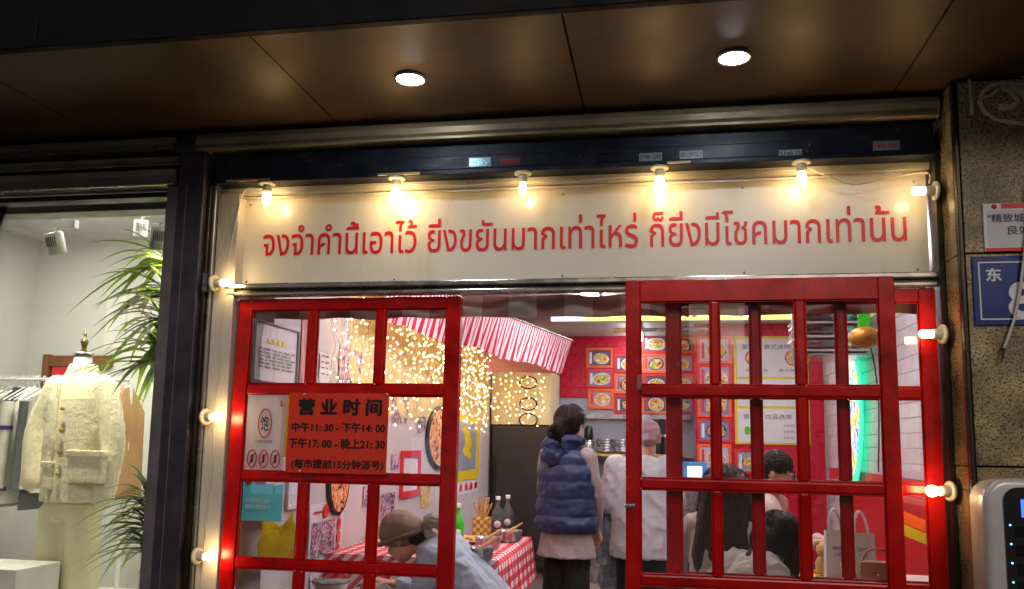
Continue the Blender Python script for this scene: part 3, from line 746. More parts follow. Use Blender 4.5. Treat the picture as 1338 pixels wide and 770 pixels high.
sag(spl([at(x, y, -0.03) for x, y in ((1058, 220), (1085, 232), (1115, 241), (1150, 235), (1180, 229), (1212, 226), (1214, 240))]), 'lamp_cable', 'white cable sagging to the right end bulb of the sign')

# ------------------------------------------------------------------ restaurant interior
WX, RX, YM, YK, ZC = -1.90, 1.60, 5.30, 6.30, 2.66
box('floor', (-2.0, 0.255, -0.1), (1.7, 6.5, 0.01), M['floor_in'], kind='structure')
box('ceiling', (-2.0, 0.12, ZC), (1.7, 6.5, ZC+0.08), M['ceiling'], kind='structure')
box('wall_left', (WX-0.22, 0.16, 0), (WX, 6.5, ZC), M['plaster_l'], kind='structure')
wr = box('wall_right', (RX, 0.16, 0), (RX+0.1, 6.5, ZC), M['whitegrout'], kind='structure')
wk = box('wall_kitchen', (-2.0, YK, 0), (0.62, YK+0.1, ZC), M['kitchenwall'], kind='structure')
wm = box('wall_menu', (0.32, YM, 0), (1.60, YM+0.08, ZC), M['redtile'], kind='structure')
# red wall tiles at the back, above the kitchen
zb = at(730, 520, YK).z
box('tile_bed', (-1.22, YK-0.008, zb), (0.62, YK-0.001, ZC), M['grout'], wk)
tw, tile0 = 0.122, None
nz_ = int((ZC-zb)/tw)
for i in range(15):
    for j in range(nz_):
        x = -1.215+i*tw; z = zb+0.004+j*tw
        if tile0 is None:
            tile0 = obj('tile', MB().box((0, -0.006, 0), (tw-0.005, 0, tw-0.005), 0.0015), M['redtile'], origin=(0, 0, 0)); tile0.parent = wk
            tile0.location = Vector((x, YK-0.009, z))-wk.location
        else: share(tile0, 'tile', wk, Vector((x, YK-0.009+random.uniform(-0.0006, 0.0006), z))-wk.location)
# white brick tiles on the right wall with one red row
rt0 = rt1 = None; tl, thh = 0.30, 0.10
cnt = 0
for j in range(23):
    for i in range(13):
        y = 1.2+i*tl-(0.15 if j % 2 else 0); z = 0.30+j*thh
        red = (j in (8,))
        m_ = M['redframe'] if red else M['whitetile']
        src = rt1 if red else rt0
        if src is None:
            o = obj('tile', MB().box((-0.006, 0, 0), (0, tl-0.005, thh-0.005), 0.0015), m_, origin=(0, 0, 0)); o.parent = wr
            o.location = Vector((RX-0.001, y, z))-wr.location
            if red: rt1 = o
            else: rt0 = o
        else: share(src, 'tile', wr, Vector((RX-0.001, y, z))-wr.location)

# ceiling lamps
def batten(x, y, lab, m_='batten', ln=1.2):
    t = thing('ceiling_lamp', (x, y, ZC-0.06), lab, 'ceiling lamp', 'lamps on the restaurant ceiling')
    box('housing', (x-0.07, y-ln/2, ZC-0.03), (x+0.07, y+ln/2, ZC-0.001), M['white'], t)
    box('diffuser', (x-0.06, y-ln/2+0.01, ZC-0.06), (x+0.06, y+ln/2-0.01, ZC-0.031), M[m_], t, bev=0.01)
batten(-0.9, 1.3, 'ceiling lamp above the check tablecloth just inside the door')
batten(0.7, 1.3, 'ceiling lamp above the guests at the right window')
batten(-0.6, 3.6, 'ceiling lamp above the middle of the room')
batten(0.8, 3.8, 'ceiling lamp in front of the menu board')
batten(-0.3, 5.7, 'cool white ceiling lamp above the kitchen', 'batten_cool')

# big check valance behind the doors
mb = MB()
mb.grid(lambda u, v: (-2.0+3.1*u, 0.13+0.012*math.sin(u*70)+0.008*math.sin(u*23+v*3), 2.075-0.100*v+0.004*math.sin(u*55)), 160, 4)
obj('check_valance', mb, M['valance'], label='short dull check cloth valance hanging along the top of the doorway', cat='valance')

# striped awning on the left side
aw = thing('striped_awning', (-1.4, 3.3, 2.1), 'red and white striped cloth awning along the left wall', 'awning')
def low(u): return Vector((-1.74+0.68*u**1.2, 1.25+3.85*u, 2.13+0.015*math.sin(u*18)))
def upp(u): return Vector((-1.66+0.71*u**1.2, 1.25+3.85*u, 2.47))
mb = MB()
def awf(u, v):
    p = low(u).lerp(upp(u), v); w = (1-v)*0.025*math.sin(u*150)+(1-v)*0.015*math.sin(u*61+1)
    return p+Vector((w, -w*0.5, 0))
mb.grid(awf, 220, 5)
obj('valance', mb, M['awning'], aw)
mb = MB(); mb.grid(lambda u, v: upp(u).lerp(Vector((WX+0.01, 1.25+3.85*u, 2.60)), v), 60, 3); obj('top_cloth', mb, M['awning'], aw)
mb = MB(); mb.grid(lambda u, v: low(1).lerp(upp(1), v).lerp(Vector((WX+0.01, 5.1, 2.13+0.47*v)), u), 8, 4); obj('end_cloth', mb, M['awning'], aw)
obj('front_bar', MB().tube([upp(i/12) for i in range(13)], 0.012, 6), M['brushed'], aw)

# fairy light curtain on the left wall
fl = thing('fairy_lights', (WX+0.05, 3.0, 1.6), 'curtain of warm fairy lights hanging over the upper left wall', 'string lights')
obj('header_wire', MB().tube([(WX+0.03, 0.75+0.1*i, 2.42+0.02*math.sin(i)) for i in range(48)], 0.003, 4), M['ledw'], fl)
oct_f = [(0,2,4),(2,1,4),(1,3,4),(3,0,4),(2,0,5),(1,2,5),(3,1,5),(0,3,5)]
def strand(p0, ln, n):
    w = MB(); l = MB(); pts = []
    for k in range(n+1):
        z = p0.z-ln*k/n
        pts.append(Vector((p0.x+random.uniform(0, 0.02), p0.y+random.uniform(-0.06, 0.06), z)))
    w.tube(pts, 0.0018, 4, False)
    for p in pts[1:]:
        q = p+Vector((random.uniform(0.004, 0.05), random.uniform(-0.05, 0.05), random.uniform(-0.03, 0.03))); r = random.uniform(0.0028, 0.0055)
        l.add([q+Vector(d)*r for d in ((1,0,0),(-1,0,0),(0,1,0),(0,-1,0),(0,0,1),(0,0,-1))], oct_f)
    s = obj('strand', w, M['ledw'], fl); obj('lamp_beads', l, M['led'], s, kind='stuff')
y = 0.85
while y < 5.15:
    strand(Vector((WX+0.03, y, 2.42)), random.uniform(0.62, 0.95), random.randint(9, 13)); y += random.uniform(0.06, 0.10)
fx = -1.85
while fx < -1.28:
    strand(Vector((fx, 5.30, 2.30)), random.uniform(0.55, 0.72), 9); fx += 0.06

# fridge and cream cabinet at the back left
YF = 5.45
fr = thing('fridge', (-1.55, 5.8, 0), 'tall dark grey fridge in the back left corner', 'fridge')
zt = at(670, 556, YF).z
xr = at(716, 600, YF).x
box('body', (WX+0.03, YF+0.04, 0.02), (xr, YK-0.05, zt), M['fridge'], fr, bev=0.01)
box('door', (WX+0.035, YF, 0.06), (xr-0.005, YF+0.038, zt-0.004), M['fridge'], fr, bev=0.012)
box('handle', (WX+0.06, YF-0.03, 0.7), (WX+0.085, YF-0.001, 1.25), M['black'], fr, bev=0.006)
box('side_trim', (xr+0.001, YF+0.05, 0.02), (xr+0.03, YK-0.06, zt), M['cream'], fr)
cb = thing('wall_cabinet', (-1.55, 5.8, zt), 'cream wall cabinet with three dark oval outlines above the fridge', 'cabinet')
zt2 = at(670, 484, YF).z
box('carcass', (WX+0.02, YF+0.02, zt+0.01), (xr+0.02, YK-0.05, zt2), M['cream'], cb, bev=0.004)
for py, rr in ((500, 0.10), (528, 0.10), (549, 0.105)):
    p = at(690, py, YF); pts = [(p.x+rr*0.95*math.cos(a*math.pi/14), YF+0.012, p.z+rr*0.68*math.sin(a*math.pi/14)) for a in range(29)]
    obj('oval_outline', MB().tube(pts, 0.007, 5, False), M['black'], cb)

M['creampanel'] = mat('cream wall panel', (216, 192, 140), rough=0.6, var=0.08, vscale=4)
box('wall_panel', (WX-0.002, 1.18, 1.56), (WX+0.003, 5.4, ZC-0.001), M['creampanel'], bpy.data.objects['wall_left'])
# papers and prints on the left wall (all hang at the wall, X = WX)
def wallrect(x0, x1, yt, yb, th=0.006, inset=0.0):
    a = atx(x0, yt, WX); b = atx(x0, yb, WX); c = atx(x1, yt, WX)
    return min(a.y, c.y), max(a.y, c.y), b.z, a.z
def wallprint(x0, x1, yt, yb, mname, lab, cat='poster', frame=None, fw=0.03, extra=None):
    y0, y1, z0, z1 = wallrect(x0, x1, yt, yb)
    t = thing('poster' if not frame else 'picture_frame', (WX, (y0+y1)/2, z0), lab, cat)
    if frame:
        mb = MB()
        for (a, b, c, d) in ((y0, y1, z1-fw, z1), (y0, y1, z0, z0+fw), (y0, y0+fw, z0+fw, z1-fw), (y1-fw, y1, z0+fw, z1-fw)):
            mb.box((WX+0.001, a, c), (WX+0.018, b, d), 0.002)
        obj('frame', mb, M[frame], t)
        box('print', (WX+0.001, y0+fw, z0+fw), (WX+0.006, y1-fw, z1-fw), M[mname], t)
    else:
        mb = MB(); mb.grid(lambda u, v: (WX+0.004+0.004*math.sin(u*5+v*3), y0+(y1-y0)*u, z0+(z1-z0)*v), 8, 8); obj('sheet', mb, M[mname], t)
    if extra: extra(t, y0, y1, z0, z1)
    return t
def lines(n, a=0.35, b=0.9, m_='grey_ink'):
    def f(t, y0, y1, z0, z1):
        mb = MB()
        for k in range(n):
            z = z1-(z1-z0)*(a+(b-a)*k/n); yy = y0+(y1-y0)*0.12
            while yy < y1-(y1-y0)*0.15:
                w = random.uniform(0.02, 0.08); mb.box((WX+0.0095, yy, z-0.004), (WX+0.0100, min(yy+w, y1-0.03), z+0.004)); yy += w+0.02
        obj('print_lines', mb, M[m_], t)
    return f
def headed(t, y0, y1, z0, z1):
    lines(6, 0.45, 0.8)(t, y0, y1, z0, z1)
    mb = MB()
    for k in range(4): mb.box((WX+0.0095, y0+(y1-y0)*(0.3+0.11*k), z1-(z1-z0)*0.34), (WX+0.0100, y0+(y1-y0)*(0.38+0.11*k), z1-(z1-z0)*0.26))
    obj('heading', mb, M['yellow'], t)
wallprint(331, 389, 416, 498, 'paper', 'white certificate in a thin grey frame at the top left door pane', 'certificate', 'grey_ink', 0.008, headed)
wallprint(394, 403, 414, 500, 'printbg', 'pink paper strip hanging beside the framed certificate')
wallprint(417, 431, 460, 500, 'paper', 'white slip with two small grey prints under the fairy lights', extra=lines(4, 0.1, 0.9))
wallprint(443, 472, 452, 502, 'stickers', 'dark patterned collage poster with orange patch among the fairy lights')
wallprint(374, 391, 620, 666, 'paper', 'white framed paper with a small yellow print right of the teal sheet', 'picture', 'white', 0.02)
wallprint(512, 533, 517, 552, 'photo', 'small dark group photo pinned high above the red framed picture')
wallprint(545, 556, 543, 565, 'stickers', 'purple lettered slip right of the small group photo', extra=lines(3, 0.1, 0.9))
wallprint(511, 521, 594, 614, 'stickers', 'purple lettered slip left of the red framed picture')
wallprint(523, 548, 589, 652, 'paper', 'small picture in a bright red frame behind the capped guest', 'picture', 'redframe', 0.05)
wallprint(549, 562, 633, 664, 'food', 'small colourful food flyer right of the red framed picture')
wallprint(497, 515, 646, 680, 'photo', 'blue and red photo print left above the capped guest')
wallprint(474, 483, 636, 664, 'stickers', 'pink and orange flyer on the wall behind the door lattice')
M['sky_print'] = mat('blue print', (70, 140, 200), rough=0.5, var=0.4, vscale=9)
def wanted(t, y0, y1, z0, z1):
    mb = MB(); mb.box((WX+0.0095, y0+(y1-y0)*0.05, z0+(z1-z0)*0.12), (WX+0.0105, y0+(y1-y0)*0.72, z0+(z1-z0)*0.70)); obj('photo', mb, M['photo'], t)
    for k in range(4): obj('red_mark', MB().ell((WX+0.0095, y0+(y1-y0)*0.86, z0+(z1-z0)*(0.15+0.22*k)), (0.0006, 0.03, 0.035), 12, 6), M['redframe'], t)
    obj('red_mark', MB().ell((WX+0.0095, y0+(y1-y0)*0.45, z0+(z1-z0)*0.86), (0.0006, 0.04, 0.04), 12, 6), M['redframe'], t)
    obj('heading', MB().box((WX+0.0095, y0+(y1-y0)*0.1, z0+(z1-z0)*0.84), (WX+0.0101, y0+(y1-y0)*0.32, z0+(z1-z0)*0.88)), M['redframe'], t)
wallprint(404, 448, 660, 742, 'paper', 'white poster with a crowd photo and red round marks in the lattice', extra=wanted)
wallprint(404, 432, 752, 785, 'paper', 'white poster with red print at the bottom of the lattice', extra=lines(3, 0.2, 0.9, 'redframe'))
def yposter(t, y0, y1, z0, z1):
    h = z1-z0; w = y1-y0; mb = MB()
    for (a, b, c, d) in ((0.0, 1.0, 0.92, 1.0), (0.0, 1.0, 0.17, 0.30), (0.0, 0.12, 0.30, 0.92), (0.86, 1.0, 0.30, 0.92)):
        mb.box((WX+0.0095, y0+w*a, z0+h*c), (WX+0.0105, y0+w*b, z0+h*d))
    obj('yellow_border', mb, M['yellow'], t)
    mb = MB(); mb.box((WX+0.0094, y0+w*0.12, z0+h*0.30), (WX+0.0102, y0+w*0.86, z0+h*0.92)); obj('photo_ground', mb, M['kitchenwall'], t)
    mb = MB(); bl = [(0.4, 0.82, 0.10), (0.5, 0.74, 0.13), (0.55, 0.64, 0.15), (0.48, 0.55, 0.13), (0.6, 0.48, 0.09)]
    for a, b, c in bl: mb.ell((WX+0.0104, y0+w*a, z0+h*b), (0.001, w*c, h*c*0.55), 14, 6)
    obj('yellow_figure', mb, M['yellow'], t)
    mb = MB()
    for k in range(5): obj('red_mark', MB().ell((WX+0.0104, y0+w*(0.1+0.2*k), z0+h*0.085), (0.001, w*0.055, h*0.05), 10, 6), M['redframe'], t)
wallprint(592, 626, 541, 649, 'paper', 'tall poster with bright yellow border and yellow shape beside the fridge', extra=yposter)
# oval orange board hung on the wall
def ovalboard(x, yc, ry, rz, lab):
    c = atx(x, yc, WX)
    t = thing('oval_board', (WX, c.y, c.z-rz), lab, 'wall decoration')
    n = 28; pts = [(math.cos(2*math.pi*k/n), math.sin(2*math.pi*k/n)) for k in range(n)]
    obj('rim', MB().poly([(p[0]*ry, p[1]*rz) for p in pts], (WX+0.001, c.y, c.z), (0,1,0), (0,0,1), 0.02), M['black'], t)
    obj('printed_face', MB().poly([(p[0]*ry*0.86, p[1]*rz*0.9) for p in pts], (WX+0.022, c.y, c.z), (0,1,0), (0,0,1), 0.002), M['tiger'], t)
ovalboard(574, 572, 0.45, 0.27, 'dark rimmed oval board with orange and black pattern left of the yellow poster')
ovalboard(440, 628, 0.16, 0.20, 'orange and black striped hanging board above the crowd photo poster')

# sheets stuck inside the left door panes
def sheet(x0, x1, yt, yb, Y, mname, lab, extra=None, wav=0.0):
    a = at(x0, yt, Y); b = at(x1, yb, Y)
    t = thing('paper_sheet', ((a.x+b.x)/2, Y, b.z), lab, 'paper')
    mb = MB(); mb.grid(lambda u, v: (a.x+(b.x-a.x)*u, Y+0.004*math.sin(4*u+2*v), b.z+(a.z-b.z)*v+(wav*noise.noise(Vector((u*9, 1, 0))) if v > 0.9 else 0)), 24, 10)
    obj('sheet', mb, M[mname], t)
    if extra: extra(t, a.x, b.x, b.z, a.z, Y)
    return t
M['teal'] = translucent(mat('teal print', (84, 176, 184), rough=0.6, var=0.1), 0.55)
def logo(t, x0, x1, z0, z1, Y):
    w, h = x1-x0, z1-z0
    n = 24; mb = MB(); c = Vector((x0+w*0.48, Y-0.006, z0+h*0.62))
    mb.tube([c+Vector((w*0.16*math.cos(2*math.pi*k/n), 0, h*0.19*math.sin(2*math.pi*k/n))) for k in range(n+1)], 0.003, 4, False); obj('logo_ring', mb, M['redframe'], t)
    obj('lettering', text_mb('饱', (c.x-w*0.10, Y-0.006, c.z-h*0.10), (1,0,0), (0,0,1), w*0.2, h*0.2, 0.01, 0.0005), M['black_ink'], t)
    obj('lettering', text_mb('COFFEE BURGER', (x0+w*0.27, Y-0.006, z0+h*0.36), (1,0,0), (0,0,1), w*0.42, h*0.035, 0.01, 0.0005), M['grey_ink'], t)
    obj('lettering', text_mb('食', (x0+w*0.83, Y-0.006, z0+h*0.84), (1,0,0), (0,0,1), w*0.1, h*0.1, 0.01, 0.0005), M['redframe'], t)
    for k in range(3):
        c = Vector((x0+w*(0.2+0.29*k), Y-0.006, z0+h*0.15)); mb = MB()
        mb.tube([c+Vector((w*0.11*math.cos(2*math.pi*j/18), 0, h*0.115*math.sin(2*math.pi*j/18))) for j in range(19)], 0.0028, 4, False)
        mb.tube([c+Vector((-w*0.07, 0, -h*0.08)), c+Vector((w*0.07, 0, h*0.08))], 0.0028, 4)
        s_ = obj('ban_symbol', mb, M['redframe'], t)
        obj('ban_icon', MB().ell(c, (w*0.035, 0.0008, h*0.06), 10, 6), M['navy_ink'], s_)
sheet(324, 371, 516, 615, 0.005, 'thin_paper', 'white notice with round red logo and three ban symbols left of the notice board', logo)
sheet(371, 381, 516, 597, 0.006, 'thin_yellow', 'narrow yellow strip between white notice and red notice board')
def tealx(t, x0, x1, z0, z1, Y):
    w, h = x1-x0, z1-z0
    obj('lettering', text_mb('中国制造天生好', (x0+w*0.14, Y-0.007, z0+h*0.50), (1,0,0), (0,0,1), w*0.58, h*0.12, 0.02, 0.0005), M['white_ink'], t)
    obj('lettering', text_mb('我要不要跟着学', (x0+w*0.14, Y-0.007, z0+h*0.33), (1,0,0), (0,0,1), w*0.58, h*0.12, 0.02, 0.0005), M['white_ink'], t)
    box('print_line', (x0+w*0.14, Y-0.0075, z0+h*0.27), (x0+w*0.66, Y-0.006, z0+h*0.285), M['grey_ink'], t)
sheet(315, 368, 632, 682, 0.02, 'teal', 'teal sheet with white lettering and ragged top edge in the left door', tealx, 0.03)
# yellow plastic bag
c = at(364, 706, 0.14)
t = thing('plastic_bag', c, 'crumpled bright yellow plastic bag hanging behind the left door', 'plastic bag')
M['yellowbag'] = mat('yellow plastic film', (214, 192, 28), rough=0.3, var=0.15, vscale=20, bump=0.5, bscale=28)
translucent(M['yellowbag'], 0.5)
mb = MB()
def bagf(u, v):
    a = u*2*math.pi; wv = 0.085+0.02*math.sin(v*4); top = 0.045*(1+math.cos(2*a))*max(0, v-0.6)/0.4*0.9
    nn = noise.noise(Vector((math.cos(a)*2.2, math.sin(a)*2.2, v*5)))*0.02
    return c+Vector((math.cos(a)*(wv+nn), math.sin(a)*(0.03+nn*0.6), -0.10+0.16*v+top+nn*0.5))
mb.grid(bagf, 40, 14); obj('film', mb, M['yellowbag'], t)
# second yellow bag seen edge on at wall
c = atx(482, 712, WX); c.x += 0.04
mb = MB(); mb.grid(lambda u, v: c+Vector((0.025*math.sin(u*6.28), 0.10*math.cos(u*6.28)*(0.6+0.4*math.sin(v*3)), -0.11+0.24*v)), 24, 8)
obj('plastic_bag', mb, M['yellowbag'], label='narrow yellow plastic bag on the wall left of the capped guest', cat='plastic bag')
# white bowl on the inner ledge (bottom of left door)
c = at(432, 764, 0.3)
t = thing('food_tub', c, 'white lidded tub standing behind the bottom pane of the left door', 'tub')
obj('tub', MB().lathe([(0.07, -0.05), (0.085, 0.01), (0.088, 0.012)], c, 24), M['white'], t)
obj('lid', MB().lathe([(0.092, 0.012), (0.093, 0.018), (0.06, 0.024), (0.0001, 0.025)], c, 24), M['clear'], t)

# window ledge inside the doors (left) carries the tub
q = at(432, 780, 0.3)
box('window_ledge', (-1.89, 0.22, q.z-0.05), (-1.35, 0.42, c.z-0.0505), M['white'], bev=0.004, label='white ledge inside the left door under the tub', cat='ledge')

# table with red check cloth
TZ = 0.755
tb = thing('dining_table', (-1.38, 1.55, 0), 'table against the left wall hidden under the check cloth', 'table')
box('tabletop', (-1.88, 0.95, TZ-0.03), (-0.92, 2.10, TZ-0.004), M['lightwood'], tb)
for x in (-1.82, -0.98):
    for y in (1.02, 2.03): box('leg', (x-0.025, y-0.025, 0.01), (x+0.025, y+0.025, TZ-0.03), M['wood'], tb)
mb = MB()
def clothf(u, v):
    # v: across from wall over the edge; u along
    y = 0.93+1.19*u; e = 0.98
    s = v*1.26
    if s < e: return (-1.885+s, y, TZ+0.001*math.sin(u*30))
    d = s-e; fl_ = 0.018*math.sin(u*26)*d/0.28
    return (-1.885+e+0.012+fl_+d*0.10, y, TZ-d)
mb.grid(clothf, 80, 30)
def endf(u, v, y=2.12, sg=1):
    return (-1.885+0.992*u, y+sg*(0.004+0.012*math.sin(u*24)*v), TZ-0.27*v)
mb.grid(endf, 40, 6); mb.grid(lambda u, v: endf(u, v, 0.93, -1), 40, 6)
obj('check_tablecloth', mb, M['tablecloth'], label='red and white check tablecloth draped over the wall table', cat='tablecloth')
M['redplastic'] = mat('red plastic', (190, 20, 26), rough=0.35, var=0.08)
st = thing('red_stool', (-0.98, 1.5, 0.01), 'bright red plastic stool pushed under the check tablecloth', 'stool')
obj('seat', MB().lathe([(0.0001, 0.44), (0.14, 0.445), (0.155, 0.435), (0.155, 0.41), (0.0001, 0.41)], (-0.98, 1.5, 0.01), 20), M['redplastic'], st)
for sx in (-1, 1):
    for sy in (-1, 1):
        obj('leg', MB().tube([(-0.98+sx*0.10, 1.5+sy*0.10, 0.42), (-0.98+sx*0.15, 1.5+sy*0.15, 0.01)], 0.018, 6), M['redplastic'], st)
# things on the table
def bowl(px, py, r, lab, spoon=True, h=0.07):
    p = atz(px, py, TZ+0.003)
    t = thing('steel_bowl', p, lab, 'bowl', 'steel bowls on the check cloth')
    obj('bowl', MB().lathe([(r*0.75, 0.0), (r*0.95, h*0.3), (r, h), (r*1.04, h+0.003), (r*0.96, h-0.002), (r*0.9, h*0.35), (0.0001, h*0.2)], p, 24), M['steel'], t)
    obj('contents', MB().lathe([(0.0001, h*0.75), (r*0.9, h*0.62), (r*0.9, h*0.55)], p, 20), M['food'], t)
    if spoon: obj('spoon', MB().tube([p+Vector((-0.03, 0, h*0.7)), p+Vector((0.085, 0.02, h+0.05))], [0.012, 0.006], 6), M['lightwood'], t)
bowl(627, 733, 0.072, 'nearest steel bowl with spoon at the table edge')
bowl(637, 718, 0.078, 'steel bowl with spoon in the middle of the table')
bowl(665, 708, 0.085, 'widest steel bowl with spoon toward the far end of the table')
bowl(603, 731, 0.065, 'steel bowl without a spoon beside the red door edge', False)
p = atz(630, 716, TZ+0.003)+Vector((-0.12, 0.25, 0))
t = thing('food_plate', p, 'plate of food behind the steel bowls', 'plate')
obj('plate', MB().lathe([(0.06, 0.0), (0.10, 0.012), (0.13, 0.02), (0.125, 0.022), (0.0001, 0.008)], p, 24), M['white'], t)
mb = MB()
for k in range(9): mb.ell(p+Vector((random.uniform(-0.07, 0.07), random.uniform(-0.07, 0.07), 0.025)), (0.03, 0.025, 0.02), 10, 6)
obj('food', mb, M['food'], t)
# chopstick holder
M['weave'] = mat('woven bamboo', (190, 140, 60), rough=0.6, var=0)
o_ = xyz(M['weave']); a_ = mth(M['weave'], 'GREATER_THAN', mth(M['weave'], 'FRACT', mth(M['weave'], 'DIVIDE', o_[2], 0.05)), 0.5); b_ = mth(M['weave'], 'GREATER_THAN', mth(M['weave'], 'FRACT', mth(M['weave'], 'DIVIDE', o_[0], 0.05)), 0.5)
L(M['weave'], ramp(M['weave'], mth(M['weave'], 'ABSOLUTE', mth(M['weave'], 'SUBTRACT', a_, b_)), [(0.0, (210, 172, 96)), (0.5, (156, 104, 40))], 'CONSTANT').outputs[0], bsdf(M['weave']).inputs['Base Color'])
p = atz(629, 704, TZ+0.003)
t = thing('chopstick_holder', p, 'woven bamboo holder full of chopsticks at the wall end of the table', 'chopstick holder')
box('basket', p+Vector((-0.055, -0.055, 0)), p+Vector((0.055, 0.055, 0.14)), M['weave'], t, bev=0.006)
for k in range(13):
    a = Vector((random.uniform(-0.04, 0.04), random.uniform(-0.04, 0.04), 0.12)); b = a+Vector((random.uniform(-0.05, 0.06), random.uniform(-0.03, 0.03), random.uniform(0.10, 0.16)))
    obj('chopstick', MB().tube([p+a, p+b], 0.006, 5), M['lightwood'], t)
def bottle(px, py, lab, m_='clear', s=1.0, cap='white'):
    p = atz(px, py, TZ+0.003)
    t = thing('bottle', p, lab, 'bottle')
    obj('glass', MB().lathe([(0.036*s, 0), (0.04*s, 0.01*s), (0.04*s, 0.14*s), (0.03*s, 0.17*s), (0.014*s, 0.20*s), (0.014*s, 0.24*s)], p, 18), M[m_], t)
    obj('cap', MB().lathe([(0.016*s, 0.24*s), (0.017*s, 0.265*s), (0.0001, 0.267*s)], p, 14), M[cap], t)
    obj('drink', MB().lathe([(0.0001, 0.004), (0.036*s, 0.006), (0.036*s, 0.11*s), (0.0001, 0.112*s)], p, 18), M['dim_sticker'] if m_ == 'clear' else M[m_], t)
    obj('label_disc', MB().lathe([(0.0001, -0.0415*s), (0.024*s, -0.0415*s), (0.024*s, -0.038*s)], p+Vector((0.006, 0, 0.08*s)), 14, 'Y'), M['paper'], t)
bottle(650, 700, 'clear bottle with round label, left of the pair at the table end', s=1.0)
bottle(663, 697, 'clear bottle with round label, right of the pair at the table end', s=1.0)
bottle(598, 712, 'bright green plastic sauce bottle at the red door edge', 'plasticgreen', 0.95)

# ------------------------------------------------------------------ dish photos on the back wall
YKF = YK-0.018; YMF = YM-0.004
def dish(x0, x1, yt, yb, Y, fmat, lab):
    a = at(x0, yt, Y); b = at(x1, yb, Y); fw = 0.028
    t = thing('dish_picture', ((a.x+b.x)/2, Y, b.z), lab, 'framed picture', 'framed dish photos on the red wall')
    mb = MB()
    for (u0, u1, w0, w1) in ((a.x, b.x, a.z-fw, a.z), (a.x, b.x, b.z, b.z+fw), (a.x, a.x+fw, b.z+fw, a.z-fw), (b.x-fw, b.x, b.z+fw, a.z-fw)):
        mb.box((u0, Y-0.016, w0), (u1, Y, w1), 0.002)
    obj('frame', mb, M[fmat], t)
    pr = box('print', (a.x+fw, Y-0.006, b.z+fw), (b.x-fw, Y-0.001, a.z-fw), M['printbg'], t)
    w, h = b.x-a.x-2*fw, a.z-b.z-2*fw; c = Vector((a.x+fw+w*0.57, Y-0.0066, b.z+fw+h*0.46))
    n = 24; pw = random.choice((1.0, 1.0, 0.6, 1.0)); sk = random.uniform(-0.3, 0.3)
    pts = [(math.copysign(abs(math.cos(2*math.pi*k/n))**pw, math.cos(2*math.pi*k/n)), math.copysign(abs(math.sin(2*math.pi*k/n))**pw, math.sin(2*math.pi*k/n))) for k in range(n)]
    pts = [(p[0]+sk*p[1]*0.4, p[1]) for p in pts]
    rx, rz = w*random.uniform(0.34, 0.42), h*random.uniform(0.36, 0.47)
    obj('printed_plate', MB().poly([(p[0]*rx, p[1]*rz) for p in pts], c, (1,0,0), (0,0,1), 0.0004), random.choice((M['paper'], M['black'], M['steel'])), pr)
    obj('printed_food', MB().poly([(p[0]*rx*0.88*(1+0.15*noise.noise(Vector((p[0]*2, p[1]*2, x0)))), p[1]*rz*0.86) for p in pts], c-Vector((0, 0.0006, 0)), (1,0,0), (0,0,1), 0.0004), M['food'], pr)
    for q in range(random.randint(2, 5)):
        fx_, fz_ = random.uniform(-0.5, 0.5)*rx, random.uniform(-0.5, 0.5)*rz; rr_ = random.uniform(0.12, 0.3)
        obj('printed_garnish', MB().poly([(fx_+p[0]*rx*rr_, fz_+p[1]*rz*rr_) for p in pts[::2]], c-Vector((0, 0.0012+0.0002*q, 0)), (1,0,0), (0,0,1), 0.0001), random.choice((M['plasticgreen'], M['orange'], M['redframe'], M['yellow'], M['white'], M['wood'])), pr)
    box('printed_caption', (a.x+fw+w*0.05, Y-0.0072, b.z+fw+h*0.12), (a.x+fw+w*0.15, Y-0.0062, b.z+fw+h*0.88), M['white_ink'] if random.random() < 0.5 else M['redframe'], pr)
rowsw = ['top', 'second', 'third', 'fourth', 'fifth']
A = [(766, 801, 455, 481, 'orange'), (767, 801, 482.5, 507, 'redframe'), (768, 802, 508, 535, 'orange')]
for k, (a, b, c, d, f) in enumerate(A): dish(a, b, c, d, YKF, f, ('orange' if f == 'orange' else 'red')+'-framed dish photo, %s of the leftmost column beside the slid door' % rowsw[k])
for k, (c, d, f) in enumerate(((463, 487.5, 'redframe'), (488.5, 514.5, 'orange'), (516, 542, 'redframe'))):
    dish(802.5, 837, c, d, YKF, f, ('orange' if f == 'orange' else 'red')+'-framed dish photo, %s of the second column half behind the door stile' % rowsw[k])
for k, (c, d, f) in enumerate(((437, 461.5, 'redframe'), (462.5, 488, 'orange'), (489, 513.5, 'redframe'), (515, 541, 'orange'))):
    dish(838.5, 872.5, c, d, YKF, f, ('orange' if f == 'orange' else 'red')+'-framed dish photo, %s of the third column seen through the first panes' % rowsw[k])
for k, (c, d, f) in enumerate(((440, 462, 'orange'), (463, 487.5, 'redframe'), (488.5, 515, 'orange'), (516, 541, 'redframe'))):
    dish(873.5, 907, c, d, YKF, f, ('orange' if f == 'orange' else 'red')+'-framed dish photo, %s of the fourth column right behind the lattice bar' % rowsw[k])
for k, (c, d, f) in enumerate(((440, 475.5, 'orange'), (476.5, 511, 'redframe'), (512, 545.5, 'orange'), (547, 579, 'redframe'), (580, 617, 'orange'))):
    dish(911, 956, c, d, YMF, f, ('orange' if f == 'orange' else 'red')+'-framed large dish photo, %s of the column left of the menu board' % rowsw[k])
dish(960, 1004, 587, 620, YMF, 'redframe', 'red-framed dish photo just below the yellow bordered menu board')
